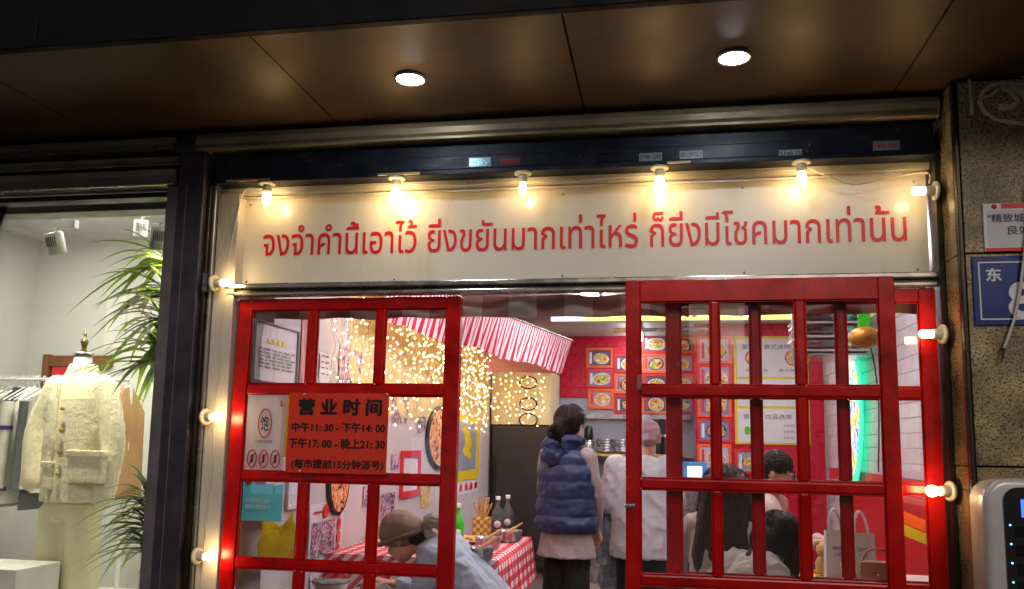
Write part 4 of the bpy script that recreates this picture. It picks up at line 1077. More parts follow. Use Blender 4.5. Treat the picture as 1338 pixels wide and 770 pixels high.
# menu board
a = at(958.5, 440, YMF); b = at(1059, 582, YMF)
mn = thing('menu_board', ((a.x+b.x)/2, YMF, b.z), 'white menu board with yellow borders in three sections on the red wall', 'menu board')
box('backing', (a.x, YMF-0.012, b.z), (b.x, YMF-0.001, a.z), M['yellow'], mn)
def zpx(py): return at(1005, py, YMF).z
secs = [(443.5, 493), (496, 531), (534.5, 578.5)]
for i, (yt, yb) in enumerate(secs):
    s_ = box('section', (a.x+0.028, YMF-0.016, zpx(yb)), (b.x-0.04, YMF-0.0122, zpx(yt)), M['paper'], mn)
    x0, w = a.x+0.028, b.x-a.x-0.068; z1, z0 = zpx(yt), zpx(yb)
    hd = ('第一步 泰式选择', '', '第三步 饮品选择')[i]
    if hd: obj('lettering', text_mb(hd, (x0+w*0.08, YMF-0.0163, z1-0.105), (1,0,0), (0,0,1), w*0.72, 0.050, 0.006, 0.0005), M['grey_ink'], s_)
    if i == 0:
        for cx in (0.25, 0.84):
            n = 24; pts = [(math.cos(2*math.pi*k/n), math.sin(2*math.pi*k/n)) for k in range(n)]; c = (x0+w*cx, YMF-0.0163, z0+0.20)
            obj('printed_plate', MB().poly([(p[0]*0.085, p[1]*0.085) for p in pts], c, (1,0,0), (0,0,1), 0.0004), M['redframe'], s_)
            obj('printed_food', MB().poly([(p[0]*0.070, p[1]*0.070) for p in pts], (c[0], c[1]-0.0006, c[2]), (1,0,0), (0,0,1), 0.0004), M['food'], s_)
        obj('lettering', text_mb('冬阴功汤      泰式酸辣', (x0+w*0.12, YMF-0.0163, z0+0.055), (1,0,0), (0,0,1), w*0.84, 0.03, 0.004, 0.0005), M['grey_ink'], s_)
    if i == 1:
        obj('lettering', text_mb('微辣、中辣、特辣', (x0+w*0.62, YMF-0.0163, z0+0.10), (1,0,0), (0,0,1), w*0.36, 0.04, 0.004, 0.0005), M['grey_ink'], s_)
        obj('tick_mark', MB().tube([(x0+w*0.50, YMF-0.017, z0+0.08), (x0+w*0.56, YMF-0.017, z0+0.15)], [0.01, 0.006], 5), M['redframe'], s_)
    if i == 2:
        obj('printed_fruit', MB().ell((x0+w*0.24, YMF-0.0164, z0+0.12), (0.06, 0.0006, 0.05), 16, 8), M['yellow'], s_)
        obj('printed_leaf', MB().ell((x0+w*0.14, YMF-0.0164, z0+0.12), (0.03, 0.0006, 0.045), 12, 8), M['plasticgreen'], s_)
        for k in range(3): obj('lettering', text_mb('10元  杯', (x0+w*0.68, YMF-0.0163, z0+0.16-0.062*k), (1,0,0), (0,0,1), w*0.3, 0.03, 0.004, 0.0005), M['grey_ink'], s_)
obj('lettering', text_mb('点餐', at(1048, 612, YMF)+Vector((0, -0.001, 0)), (1,0,0), (0,0,1), 0.09, 0.05, 0.01, 0.0006), M['black_ink'], mn)
# light box strip hung over the kitchen
a = at(764, 414, 4.7)
lb = thing('light_box', (0.3, 4.75, a.z), 'long yellow lit light box strip hung below the ceiling over the kitchen', 'light box')
zt_, zb_ = at(900, 408, 4.7).z, at(900, 418, 4.7).z
box('case', (at(720, 414, 4.7).x, 4.712, zb_-0.004), (at(1052, 414, 4.7).x, 4.80, zt_+0.06), M['white'], lb)
box('white_panel', (at(720, 414, 4.7).x, 4.70, zb_), (at(763, 414, 4.7).x, 4.711, zt_+0.03), M['whitebox'], lb)
box('yellow_panel', (a.x, 4.70, zb_), (at(1052, 414, 4.7).x, 4.711, zt_+0.03), M['yellowbox'], lb)
for px in (898, 907): obj('printed_logo', MB().lathe([(0.0001, -0.0006), (0.025, -0.0006), (0.025, 0.0)], Vector((at(px, 414, 4.7).x, 4.699, (zt_+zb_)/2+0.01)), 14, 'Y'), M['redframe'], lb)
for px in (730, 1045):
    x = at(px, 414, 4.7).x; obj('hanger', MB().tube([(x, 4.75, zt_+0.06), (x, 4.75, ZC)], 0.006, 6), M['brushed'], lb)
# hood duct tube
t = thing('tube_lamp', at(800, 432, 4.9), 'slim unlit tube fitting under the light box strip', 'tube lamp')
p, q = at(801, 432, 4.9), at(930, 430, 4.9)
obj('tube', MB().tube([p.lerp(q, 0.15), q], 0.02, 10), M['brushed'], t)
obj('end_cap', MB().tube([p, p.lerp(q, 0.148)], 0.026, 10), M['lightwood'], t)
for k in (0.3, 0.8): obj('hanger', MB().tube([p.lerp(q, k), p.lerp(q, k)+Vector((0, 0, ZC-p.z-0.01))], 0.004, 6), M['brushed'], t)

# ------------------------------------------------------------------ kitchen behind
zsh = at(800, 593, 6.05).z
sf = thing('kitchen_shelf', (-0.4, 6.1, zsh), 'steel wall shelf carrying bowls under the dish photos', 'shelf')
box('board', (-1.1, 5.92, zsh-0.03), (0.3, YK-0.02, zsh), M['lightwood'], sf, bev=0.003)
for x in (-0.9, 0.1): box('bracket', (x, 5.95, zsh-0.14), (x+0.02, YK-0.02, zsh-0.031), M['steel'], sf)
box('upper_rail', (-1.12, YK-0.1, at(740, 541, 6.2).z-0.05), (0.3, YK-0.02, at(740, 541, 6.2).z), M['steel'], sf)
def bowls(px, r, lab, n=5):
    p = at(px, 592, 6.05); p.z = zsh+0.001
    t = thing('bowl_stack', p, lab, 'bowls')
    for k in range(n):
        obj('bowl', MB().lathe([(r*0.6, 0.03*k), (r*0.95, 0.02+0.03*k), (r, 0.045+0.03*k), (r*0.9, 0.046+0.03*k)], p, 20), M['steel'], t)
bowls(792, 0.115, 'wider stack of steel bowls on the kitchen shelf beside the blender')
bowls(813, 0.095, 'narrower stack of steel bowls next to the slid door edge')
p = at(769, 592, 6.05); p.z = zsh+0.001
t = thing('blender', p, 'black topped blender on the kitchen shelf right of the woman', 'blender')
obj('jug', MB().lathe([(0.06, 0.0), (0.065, 0.02), (0.07, 0.13), (0.055, 0.15)], p, 18), M['steel'], t)
obj('motor_top', MB().lathe([(0.05, 0.15), (0.055, 0.18), (0.05, 0.28), (0.03, 0.31), (0.0001, 0.315)], p, 18), M['black'], t)
for k, px in enumerate((862, 870)):
    p = at(px, 592, 6.05); p.z = zsh+0.001
    t = thing('steel_canister', p, ('left', 'right')[k]+' of the pair of dark canisters on the kitchen shelf behind the cook', 'canister')
    obj('body', MB().lathe([(0.04, 0.0), (0.042, 0.02), (0.042, 0.18), (0.035, 0.2)], p, 14), M['black'], t)
    obj('lid', MB().lathe([(0.036, 0.2), (0.036, 0.22), (0.0001, 0.225)], p, 14), M['steel'], t)
ct = thing('kitchen_counter', (-0.35, 5.4, 0), 'stainless steel kitchen counter behind the cook', 'counter')
box('cabinet', (-1.15, 4.95, 0.01), (0.30, 5.75, 0.86), M['steel'], ct, bev=0.006)
box('worktop', (-1.17, 4.92, 0.862), (0.31, 5.78, 0.90), M['steel'], ct, bev=0.006)
box('backsplash', (-1.17, 5.76, 0.901), (0.31, 5.78, 1.02), M['steel'], ct)
mb = MB(); p = Vector((-0.9, 5.6, 0.9)); mb.tube(spl([p, p+Vector((0, 0, 0.18)), p+Vector((0.03, -0.05, 0.25)), p+Vector((0.05, -0.14, 0.20))]), 0.014, 8)
obj('tap', mb, M['steel'], ct)
# blue tray + appliance at counter right
p = at(905, 612, 4.9)
t = thing('card_terminal', p, 'light blue display appliance glowing between the lattice bars', 'appliance')
box('case', p+Vector((-0.10, 0, -0.16)), p+Vector((0.14, 0.2, 0.06)), M['sky_print'], t, bev=0.01)
box('panel', p+Vector((-0.05, -0.006, -0.10)), p+Vector((0.09, -0.001, 0.02)), M['whitebox'], t)
box('stand', p+Vector((-0.12, -0.02, -1.2)), p+Vector((0.16, 0.24, -0.161)), M['steel'], t)
p = at(866, 560, 6.2)
box('wall_phone', p+Vector((-0.05, 0, -0.12)), p+Vector((0.06, 0.07, 0.12)), M['black'], bev=0.01, label='small black box on the kitchen wall behind the cook', cat='wall box')
# clear bags hanging beside the woman
M['bluebag'] = glass_mat('blue film bag', (0.62, 0.78, 0.95), 0.35)
for k, (px, py, h, lab) in enumerate(((789, 706, 0.34, 'pale blue plastic bag hanging right of the woman in the vest'), (797, 752, 0.26, 'lower pale blue plastic bag near the floor by the cook'))):
    c = at(px, py, 2.75); mb = MB()
    mb.grid(lambda u, v: c+Vector((math.cos(u*6.283)*(0.05+0.035*math.sin(v*3.1))*(1+0.3*noise.noise(Vector((u*7, v*4, k)))), math.sin(u*6.283)*0.05, -h/2+h*v)), 26, 10)
    obj('plastic_bag', mb, M['bluebag'], label=lab, cat='plastic bag')
bs = thing('bag_stand', (at(789, 700, 2.85).x, 2.9, 0.01), 'dark metal stand with red side behind the hanging bags', 'stand')
x = at(789, 700, 2.85).x
box('post', (x-0.01, 2.88, 0.01), (x+0.01, 2.90, 1.0), M['black'], bs)
box('bin', (x-0.02, 2.93, 0.01), (x+0.16, 3.2, 0.72), M['black'], bs, bev=0.01)
box('side_panel', (x+0.09, 2.90, 0.2), (x+0.12, 2.925, 0.85), M['redframe'], bs)

# ------------------------------------------------------------------ right part of the room
# oval illuminated board on the right wall
c = atx(1114, 530, RX-0.05)
n = 36; pts = [(math.cos(2*math.pi*k/n), math.sin(2*math.pi*k/n)) for k in range(n)]
def vpts(ry, rz): return [(math.copysign(abs(p[0])**1.4, p[0])*ry, p[1]*rz) for p in pts]
t = thing('oval_light_board', (RX-0.02, c.y, c.z-0.7), 'tall oval illuminated board with green rim on the right wall', 'light board')
M['greenrim'] = emit_mat('green lit rim', (0.04, 0.62, 0.34), 0.7)
M['innerglow'] = collage('bright mosaic print', [(0.0, (90, 90, 220)), (0.42, (120, 200, 230)), (0.50, (240, 220, 90)), (0.57, (230, 150, 70)), (0.63, (150, 110, 220))], 12)
bi = bsdf(M['innerglow']); L(M['innerglow'], bi.inputs['Base Color'].links[0].from_socket, bi.inputs['Emission Color']); bi.inputs['Emission Strength'].default_value = 0.7
obj('rim', MB().poly([(-p[0], p[1]) for p in vpts(0.40, 0.70)], (RX-0.052, c.y, c.z), (0,1,0), (0,0,1), -0.012), M['greenrim'], t)
obj('printed_face', MB().poly([(-p[0], p[1]) for p in vpts(0.31, 0.58)], (RX-0.066, c.y, c.z), (0,1,0), (0,0,1), -0.003), M['innerglow'], t)
box('wall_mount', (RX-0.051, c.y-0.08, c.z-0.1), (RX-0.008, c.y+0.08, c.z+0.1), M['black'], t)
# gold lantern on a green strip
c = at(1130, 441, 1.3)
t = thing('paper_lantern', c, 'gold brown paper lantern hanging behind the slid door from a green strip', 'lantern')
M['lantern'] = mat('gold lantern cloth', (176, 116, 34), rough=0.45, metal=0.3, var=0.2, vscale=14)
mb = MB(); pr = []
for k in range(17):
    a = math.pi*k/16; pr.append((max(0.0001, 0.088*math.sin(a)*(1+0.03*math.cos(k*math.pi))), -0.062*math.cos(a)))
mb.lathe(pr, c, 28); obj('shade', mb, M['lantern'], t)
obj('hanging_strip', MB().box(c+Vector((-0.034, -0.004, 0.062)), c+Vector((0.03, 0.004, ZC-c.z)), 0.002), M['plasticgreen'], t)
obj('cord', MB().tube(spl([c+Vector((0.03, 0, -0.06)), c+Vector((0.05, 0, -0.2)), c+Vector((0.06, 0, -0.4)), c+Vector((0.045, 0.0, -0.75))]), 0.004, 6), M['black'], t)
# rack of stacked clear sheets under the ceiling
c = at(1072, 432, 3.0)
t = thing('ceiling_rack', c, 'stack of clear plastic trays on a rack below the ceiling at right', 'rack')
for k in range(9):
    z = c.z-0.16+0.036*k; dx = random.uniform(-0.02, 0.02)
    box('tray', (c.x-0.16+dx, c.y, z), (c.x+0.34+dx, c.y+0.5, z+0.016), M['clear'] if k % 3 else M['paper'], t, bev=0.003)
for x in (-0.18, 0.36): box('upright', (c.x+x, c.y+0.2, c.z-0.18), (c.x+x+0.015, c.y+0.22, ZC), M['brushed'], t)
box('base_shelf', (c.x-0.19, c.y-0.01, c.z-0.19), (c.x+0.38, c.y+0.51, c.z-0.1765), M['brushed'], t)
# red bench along the right wall and window table
bn = thing('red_bench', (1.3, 2.6, 0.01), 'red padded bench along the right wall behind the bags', 'bench')
box('seat', (1.05, 1.2, 0.30), (1.58, 3.6, 0.46), M['redplastic'], bn, bev=0.03)
box('backrest', (1.46, 1.2, 0.462), (1.585, 3.6, 1.10), M['redplastic'], bn, bev=0.03)
box('base', (1.10, 1.25, 0.01), (1.58, 3.55, 0.299), M['wood'], bn)
zt_ = 0.74
wt = thing('window_table', (0.8, 0.75, 0.01), 'table inside the right door covered with papers and bags', 'table')
box('tabletop', (0.30, 0.52, zt_-0.03), (1.55, 1.15, zt_), M['pinkshirt'], wt, bev=0.004)
for x in (0.36, 1.48):
    for y in (0.58, 1.08): box('leg', (x-0.02, y-0.02, 0.01), (x+0.02, y+0.02, zt_-0.031), M['wood'], wt)
def paperbag(px, py, w, h, lab, Y=0.85):
    p = at(px, py, Y); p.z = zt_+0.001
    t = thing('paper_bag', p, lab, 'paper bag', 'white gift bags on the window table')
    mb = MB(); x0, x1, y0, y1 = p.x-w/2, p.x+w/2, Y-0.04, Y+0.04
    mb.add([(x0, y0, p.z), (x1, y0, p.z), (x1, y1, p.z), (x0, y1, p.z), (x0+0.006, y0+0.02, p.z+h), (x1-0.003, y0+0.018, p.z+h+0.004), (x1-0.002, y1-0.02, p.z+h), (x0+0.004, y1-0.018, p.z+h)],
           [(0,3,2,1), (0,1,5,4), (1,2,6,5), (2,3,7,6), (3,0,4,7)])
    obj('sack', mb, M['white'], t)
    for yy in (y0+0.02, y1-0.02):
        obj('handle', MB().tube(spl([(p.x-w*0.28, yy-0.002, p.z+h-0.02), (p.x-w*0.26, yy-0.002, p.z+h+0.06), (p.x-w*0.05, yy, p.z+h+0.11), (p.x+w*0.2, yy-0.002, p.z+h+0.05), (p.x+w*0.26, yy-0.002, p.z+h-0.02)]), 0.004, 6), M['white'], t)
    obj('lettering', text_mb('泰好吃', (p.x-w*0.2, y0+0.010, p.z+h*0.62), (1,0,0), (0,0,1), w*0.4, 0.02, 0.006, 0.002), M['grey_ink'], t)
    obj('lettering', text_mb('小馆', (p.x-w*0.15, y0+0.009, p.z+h*0.50), (1,0,0), (0,0,1), w*0.3, 0.018, 0.006, 0.002), M['grey_ink'], t)
paperbag(1092, 712, 0.11, 0.24, 'white paper bag with handles, left of the two on the window table')
paperbag(1126, 712, 0.12, 0.23, 'white paper bag with handles, right of the two on the window table', 0.88)
p = at(1142, 745, 0.68); p.z = zt_+0.001
t = thing('handbag', p, 'tan leather handbag on the window table in front of the gift bags', 'handbag')
M['tan'] = mat('tan leather', (168, 120, 84), rough=0.45, var=0.15, vscale=20, bump=0.1, bscale=80)
box('body', p+Vector((-0.07, -0.035, 0)), p+Vector((0.09, 0.035, 0.12)), M['tan'], t, bev=0.02)
box('flap', p+Vector((-0.068, -0.040, 0.05)), p+Vector((0.088, -0.0355, 0.118)), M['tan'], t, bev=0.002)
obj('clasp', MB().lathe([(0.0001, -0.006), (0.01, -0.005), (0.01, 0)], p+Vector((0.01, -0.041, 0.065)), 12, 'Y'), M['gold'], t)
obj('strap', MB().tube(spl([p+Vector((-0.06, 0, 0.11)), p+Vector((-0.02, 0, 0.17)), p+Vector((0.05, 0, 0.17)), p+Vector((0.08, 0, 0.11))]), 0.006, 6), M['tan'], t)
for k, (px, py, m_, lab) in enumerate(((1072, 752, 'yellow', 'yellow printed leaflet on the window table'), (1085, 760, 'photo', 'patterned magazine lying on the window table'), (1062, 735, 'redframe', 'red folder on the window table beside the gift bags'))):
    p = atz(px, py, zt_+0.004+0.003*k); mb = MB().box((-0.10, -0.06, 0), (0.10, 0.06, 0.0025))
    o = obj('leaflet', mb, M[m_], label=lab, cat='leaflet', origin=(0, 0, 0)); o.location = Vector((p.x, min(1.05, max(0.6, p.y)), zt_+0.001+0.004*k)); o.rotation_euler = (0, 0, R(15-20*k))
c = at(1076, 706, 0.95); c.z = zt_+0.001
t = thing('plush_toy', c, 'small tan plush toy beside the left gift bag', 'plush toy')
mb = MB().ell(c+Vector((0, 0, 0.055)), (0.045, 0.04, 0.055)).ell(c+Vector((0, 0, 0.135)), (0.04, 0.036, 0.038))
obj('body', mb, M['lightwood'], t)
for sx in (-1, 1): obj('ear', MB().ell(c+Vector((sx*0.03, 0, 0.168)), (0.014, 0.008, 0.014), 10, 6), M['lightwood'], t)
# printed strip on the fixed door pane, orange and yellow arrow bands
def band(z0px, z1px, m_, nm, par):
    a = [at(1181, z0px, -0.0), at(1212, z0px+13, 0.0), at(1213, z1px+13, 0.0), at(1181, z1px, 0.0)]
    obj(nm, MB().add([Vector((p.x, 0.0165, p.z)) for p in a], [(0,1,2,3)]), M[m_], par)
t = thing('window_sticker', at(1196, 735, 0.0165), 'slanted orange and yellow sticker bands on the rightmost door pane', 'sticker')
band(668, 684, 'orange', 'orange_band', t); band(685, 700, 'yellow', 'yellow_band', t)

# ------------------------------------------------------------------ clothes shop at left
SXL, SY, SZC = -5.2, 2.45, 3.0
box('shop_floor', (SXL, 0.26, -0.1), (-2.2, SY, 0.012), M['floor_in'], kind='structure')
box('shop_wall_back', (SXL, SY, 0), (-2.13, SY+0.1, SZC), M['shopwall'], kind='structure')
box('shop_wall_side', (-2.24, 0.16, 0), (-2.14, SY, SZC), M['shopwall'], kind='structure')
box('shop_wall_far', (SXL-0.1, 0.16, 0), (SXL, SY, SZC), M['shopwall'], kind='structure')
box('shop_ceiling', (SXL, 0.16, SZC), (-2.14, SY, SZC+0.06), M['ceiling'], kind='structure')
zb_ = at(110, 281, 0.3).z
box('shop_bulkhead', (SXL, 0.24, zb_), (-2.25, 0.36, 2.9), M['shopwall'], kind='structure')
box('bulkhead_reveal', (SXL, 0.20, zb_+0.085), (-2.25, 0.239, 2.9), M['shopwall'], kind='structure')
sw = thing('shop_window', (-3.7, 0.06, 0.3), 'large clear shop window of the clothes shop at left', 'window')
box('glass', (-5.1, 0.056, 0.32), (-2.393, 0.064, 2.60), M['shopglass'], sw)
box('top_frame', (-5.2, 0.02, 2.585), (-2.393, 0.10, 2.61), M['black'], sw)
box('bottom_frame', (-5.2, 0.0, 0.25), (-2.393, 0.12, 0.32), M['post2'], sw)
box('stall_riser', (-5.2, 0.0, 0.0), (-2.393, 0.12, 0.25), M['granite'], kind='structure')
def shop_lamp(x, y, lab):
    t = thing('ceiling_panel_lamp', (x, y, SZC-0.04), lab, 'ceiling lamp', 'flat lamps on the clothes shop ceiling')
    box('housing', (x-0.31, y-0.31, SZC-0.02), (x+0.31, y+0.31, SZC-0.001), M['white'], t)
    box('diffuser', (x-0.30, y-0.30, SZC-0.04), (x+0.30, y+0.30, SZC-0.021), M['shoplamp'], t)
shop_lamp(-4.3, 1.3, 'flat ceiling lamp over the clothes rack')
shop_lamp(-3.1, 1.4, 'flat ceiling lamp over the mannequin')
def spot(px, py, Y, s, lab, aim, power):
    p = at(px, py, Y)
    t = thing('track_spotlight', p, lab, 'spotlight', 'track spotlights in the clothes shop')
    a = Vector(aim).normalized(); q = a.to_track_quat('Z', 'Y').to_matrix()
    def ax(prof, n=22):
        mb = MB(); mb.lathe(prof, (0, 0, 0), n); mb.v = [tuple(p+q @ Vector(v)) for v in mb.v]; return mb
    h, r = 0.125*s, 0.050*s
    bd = obj('body', ax([(0.0001, -h/2), (r*0.96, -h/2), (r, -h/2+0.006), (r, h/2), (r*0.92, h/2), (r*0.88, h/2-0.02)]), M['white'], t)
    for k in range(7):
        an = -math.pi*0.75+k*0.22
        d = Vector((math.cos(an), math.sin(an), 0))
        mb = MB().box(Vector((-0.0025, -0.002, -h*0.34)), Vector((0.0025, 0.002, h*0.12)))
        rot = Matrix.Rotation(an-math.pi/2, 3, 'Z')
        mb.v = [tuple(p+q @ (rot @ Vector(v)+d*(r+0.0002))) for v in mb.v]; obj('vent_slot', mb, M['grey_ink'], bd)
    obj('lens', ax([(0.0001, h/2-0.018), (r*0.87, h/2-0.018), (r*0.87, h/2-0.022)]), M['spotlens'], t)
    obj('yoke', MB().tube([p-a*h*0.3+Vector((0, 0, 0.02)), p+Vector((0, 0, h*0.62)), p+Vector((0.02, 0, h*0.72))], 0.010*s, 8), M['white'], t)
    zt = p.z+h*0.70
    box('track_adapter', (p.x-0.05, p.y-0.02*s, zt), (p.x+0.13*s, p.y+0.02*s, zt+0.05*s), M['white'], t, bev=0.004)
    box('drop_rod', (p.x+0.02, p.y-0.006, zt+0.05*s), (p.x+0.03, p.y+0.006, SZC-0.001), M['white'], t)
    ld = bpy.data.lights.new('spot_beam', 'SPOT'); ld.energy = power; ld.color = (1.0, 0.97, 0.72); ld.spot_size = R(75); ld.spot_blend = 0.6; ld.shadow_soft_size = 0.03
    lo = bpy.data.objects.new('spot_beam', ld); COL.objects.link(lo); lo.parent = t
    lo.location = a*(h/2-0.005); lo.rotation_euler = a.to_track_quat('-Z', 'Y').to_euler()
spot(73, 318, 0.62, 1.0, 'white track spotlight hanging at the left of the shop window', (0.05, 0.35, -0.95), 42)
spot(208, 312, 0.50, 1.0, 'track spotlight beside the dark post right above the palm leaves', (-0.1, 0.18, -0.97), 40)
spot(184, 298, 1.6, 0.95, 'smaller track spotlight further back in the clothes shop', (-0.2, 0.3, -0.9), 20)

# plants
def plant(base, crowns, n, ln, lab, aim, spread, wid=0.020):
    t = thing('palm_plant', base, lab, 'plant')
    obj('stem', MB().tube(spl([base, base+Vector((0.01, 0.02, (crowns[0].z-base.z)*0.5)), crowns[0]], 6), [0.028]*12+[0.02], 8), M['wood'], t)
    obj('pot', MB().lathe([(0.10, 0.0), (0.14, 0.22), (0.15, 0.23), (0.13, 0.225), (0.0001, 0.2)], base, 20), M['white'], t)
    for k in range(n):
        c = crowns[k % len(crowns)]+Vector([random.uniform(-0.02, 0.02) for _ in range(3)])
        az = aim+random.uniform(-spread, spread); el = R(random.uniform(-5, 75)); l = ln*random.uniform(0.65, 1.1)
        h = Vector((math.cos(az), math.sin(az), 0)); d0 = h*math.cos(el)+Vector((0, 0, math.sin(el)))
        side = Vector((-h.y, h.x, 0)); dr = random.uniform(0.5, 1.0)*l
        P = []; n_ = 9
        for i in range(n_+1):
            s = i/n_; p = c+d0*(l*s)+Vector((0, 0, -dr*s*s*0.75))+side*(0.05*math.sin(s*2+k))
            P.append(p)
        V_ = []; ok = True
        for i, p in enumerate(P):
            s = i/n_; w = wid*(0.35+1.6*s*(1-s)*1.6)*(1-s**4)
            V_ += [p+side*w+Vector((0, 0, w*0.35)), p, p-side*w+Vector((0, 0, w*0.35))]
            if p.y < 0.09 or p.x > -2.26: ok = False
        if not ok: continue
        mb = MB(); mb.add(V_, [f for i in range(n_) for f in ((3*i, 3*i+1, 3*i+4, 3*i+3), (3*i+1, 3*i+2, 3*i+5, 3*i+4))], None, True)
        obj('leaf', mb, M['leafmat'], t)
cr = [at(226, 345, 0.60), at(226, 385, 0.62), at(224, 420, 0.60), at(222, 455, 0.62), at(220, 475, 0.60)]
for q in cr: q.x = min(q.x, -2.42)
plant(Vector((-2.46, 0.62, 0.32)), cr, 125, 0.54, 'tall palm with long drooping leaves in the shop window beside the post', math.pi*0.93, 0.95)
cr2 = [at(206, 660, 0.55), at(204, 690, 0.55), at(202, 720, 0.55)]
for q in cr2: q.x = min(q.x, -2.45)
plant(Vector((-2.50, 0.55, 0.32)), cr2, 95, 0.42, 'low bushy palm at the bottom right of the shop window', math.pi*0.95, 1.0, 0.017)
box('display_platform', (SXL, 0.13, 0.02), (-2.26, 1.9, 0.318), M['white'], bev=0.01, label='low white display platform in the clothes shop window', cat='platform')
# white plinth, wood frame, hanging tag etc
a = at(0, 742, 0.55)
box('display_block', (a.x-0.4, 0.5, 0.32), (at(30, 742, 0.55).x, 0.85, a.z), M['white'], bev=0.004, label='white display block in the lower left corner of the window', cat='display block')
a = at(56, 463, 2.40); b = at(90, 520, 2.40)
t = thing('wood_frame', (a.x, 2.4, b.z), 'brown wooden mirror frame on the wall behind the mannequin', 'frame')
box('upright', (a.x, 2.40, b.z-0.5), (a.x+0.06, 2.448, a.z), M['wood'], t, bev=0.004)
box('crossbar', (a.x+0.061, 2.405, a.z-0.10), (a.x+0.62, 2.446, a.z-0.01), M['wood'], t, bev=0.004)
box('red_panel', (a.x+0.09, 2.415, a.z-0.22), (a.x+0.30, 2.446, a.z-0.101), M['redframe'], t)

# ------------------------------------------------------------------ clothes rack
YR = 1.75
zr = at(30, 496, YR).z
rk = thing('clothes_rack', (at(20, 700, YR).x, YR, 0.02), 'white clothes rail behind the mannequin', 'clothes rack')
xr0, xr1 = at(-60, 500, YR).x, at(172, 500, YR).x
obj('rail', MB().tube([(xr0, YR, zr), (xr1, YR, zr)], 0.012, 10), M['white'], rk)
for x in (xr0, xr1):
    obj('upright', MB().tube([(x, YR, 0.02), (x, YR, zr)], 0.014, 10), M['white'], rk)
    obj('foot', MB().box((x-0.02, YR-0.22, 0.013), (x+0.02, YR+0.22, 0.035), 0.005), M['white'], rk)
cols = [((214, 208, 190), 'cream varsity jacket with purple and red trim'), ((96, 100, 104), 'grey wool coat'), ((228, 222, 206), 'off-white jacket'), ((46, 48, 60), 'dark navy coat'), ((150, 152, 150), 'light grey coat'), ((206, 196, 174), 'beige knit'), ((70, 74, 84), 'slate coat')]
def garment(px, wd, ln, col, lab, tilt=0.0, trim=False):
    x = at(px, 520, YR).x
    t = thing('hanging_garment', (x, YR, zr-0.1-ln), lab, 'garment', 'clothes on the white rail')
    obj('hanger', MB().tube(spl([(x, YR, zr+0.014), (x, YR+0.018, zr+0.026), (x, YR+0.03, zr), (x, YR, zr-0.05)]), 0.003, 6).tube([(x, YR-0.20, zr-0.14), (x, YR, zr-0.05), (x, YR+0.20, zr-0.14)], 0.006, 6), M['white'], t)
    mt = mat('cloth', col, rough=0.9, var=0.12, vscale=14, bump=0.25, bscale=60)
    mb = MB()
    def gf(u, v):
        a = u*2*math.pi; s = min(1, 0.30+v*6)
        hw = 0.21*s+0.03*v; th = wd*(0.5+0.5*min(1, v*5))*(1+0.25*noise.noise(Vector((a*1.2, v*3, px))))
        return (x+th*math.sin(a)+tilt*v, YR+hw*math.cos(a), zr-0.06-0.10*abs(math.cos(a))*min(1, 6*v)*(1-v)-ln*v)
    mb.grid(gf, 28, 16); obj('cloth', mb, mt, t)
    mb = MB()
    mb.grid(lambda u, v: (x-0.01+0.045*math.sin(u*6.28)+0.02*v+tilt*v, YR-0.23+0.045*math.cos(u*6.28)-0.05*v, zr-0.17-0.60*v), 14, 8)
    sl = obj('sleeve', mb, mt, t)
    if trim:
        for k, (z, c) in enumerate(((0.30, 'redframe'), (0.42, 'redframe'), (0.60, 'blueplate'))):
            obj('sleeve_letter', text_mb(('C', 'L', 'S')[k], (x-0.045+0.02*z, YR-0.33, zr-0.17-z*0.9), (1,0,0), (0,0,1), 0.07, 0.085, 0.03, 0.0), M[c], sl)
        for z in (0.20, 0.62):
            obj('stripe', MB().grid(lambda u, v: (x-0.01+0.052*math.sin(u*6.28)+0.02*z, YR-0.24-0.04*z+0.052*math.cos(u*6.28), zr-0.17-z+0.03*v), 14, 1), M['purple'], sl)
M['purple'] = mat('purple knit', (86, 48, 130), rough=0.8, var=0.1)
garment(14, 0.04, 0.86, cols[4][0], 'light grey coat at the left end of the rail')
garment(26, 0.035, 0.80, cols[3][0], 'dark navy coat second on the rail')
garment(44, 0.05, 0.82, cols[0][0], 'cream varsity jacket with purple stripes and sleeve letters left of the mannequin', 0.0, True)
garment(68, 0.035, 0.86, cols[1][0], 'grey wool coat half behind the mannequin')
garment(80, 0.03, 0.74, cols[5][0], 'beige knit behind the mannequin sleeve')
garment(166, 0.045, 0.78, (176, 134, 90), 'brown herringbone coat right of the mannequin')
for k in range(9):
    x = at(2+k*7, 500, YR).x+0.012
    o = obj('coat_hanger', MB().tube(spl([(x, YR, zr+0.014), (x, YR-0.02, zr+0.025), (x, YR-0.03, zr), (x, YR, zr-0.06)]), 0.0028, 6).tube([(x, YR-0.19, zr-0.16), (x, YR, zr-0.06), (x, YR+0.19, zr-0.16)], 0.006, 6), M['white'],
            label='white wire coat hanger on the rail among the clothes', cat='hanger', group='empty hangers on the clothes rail')

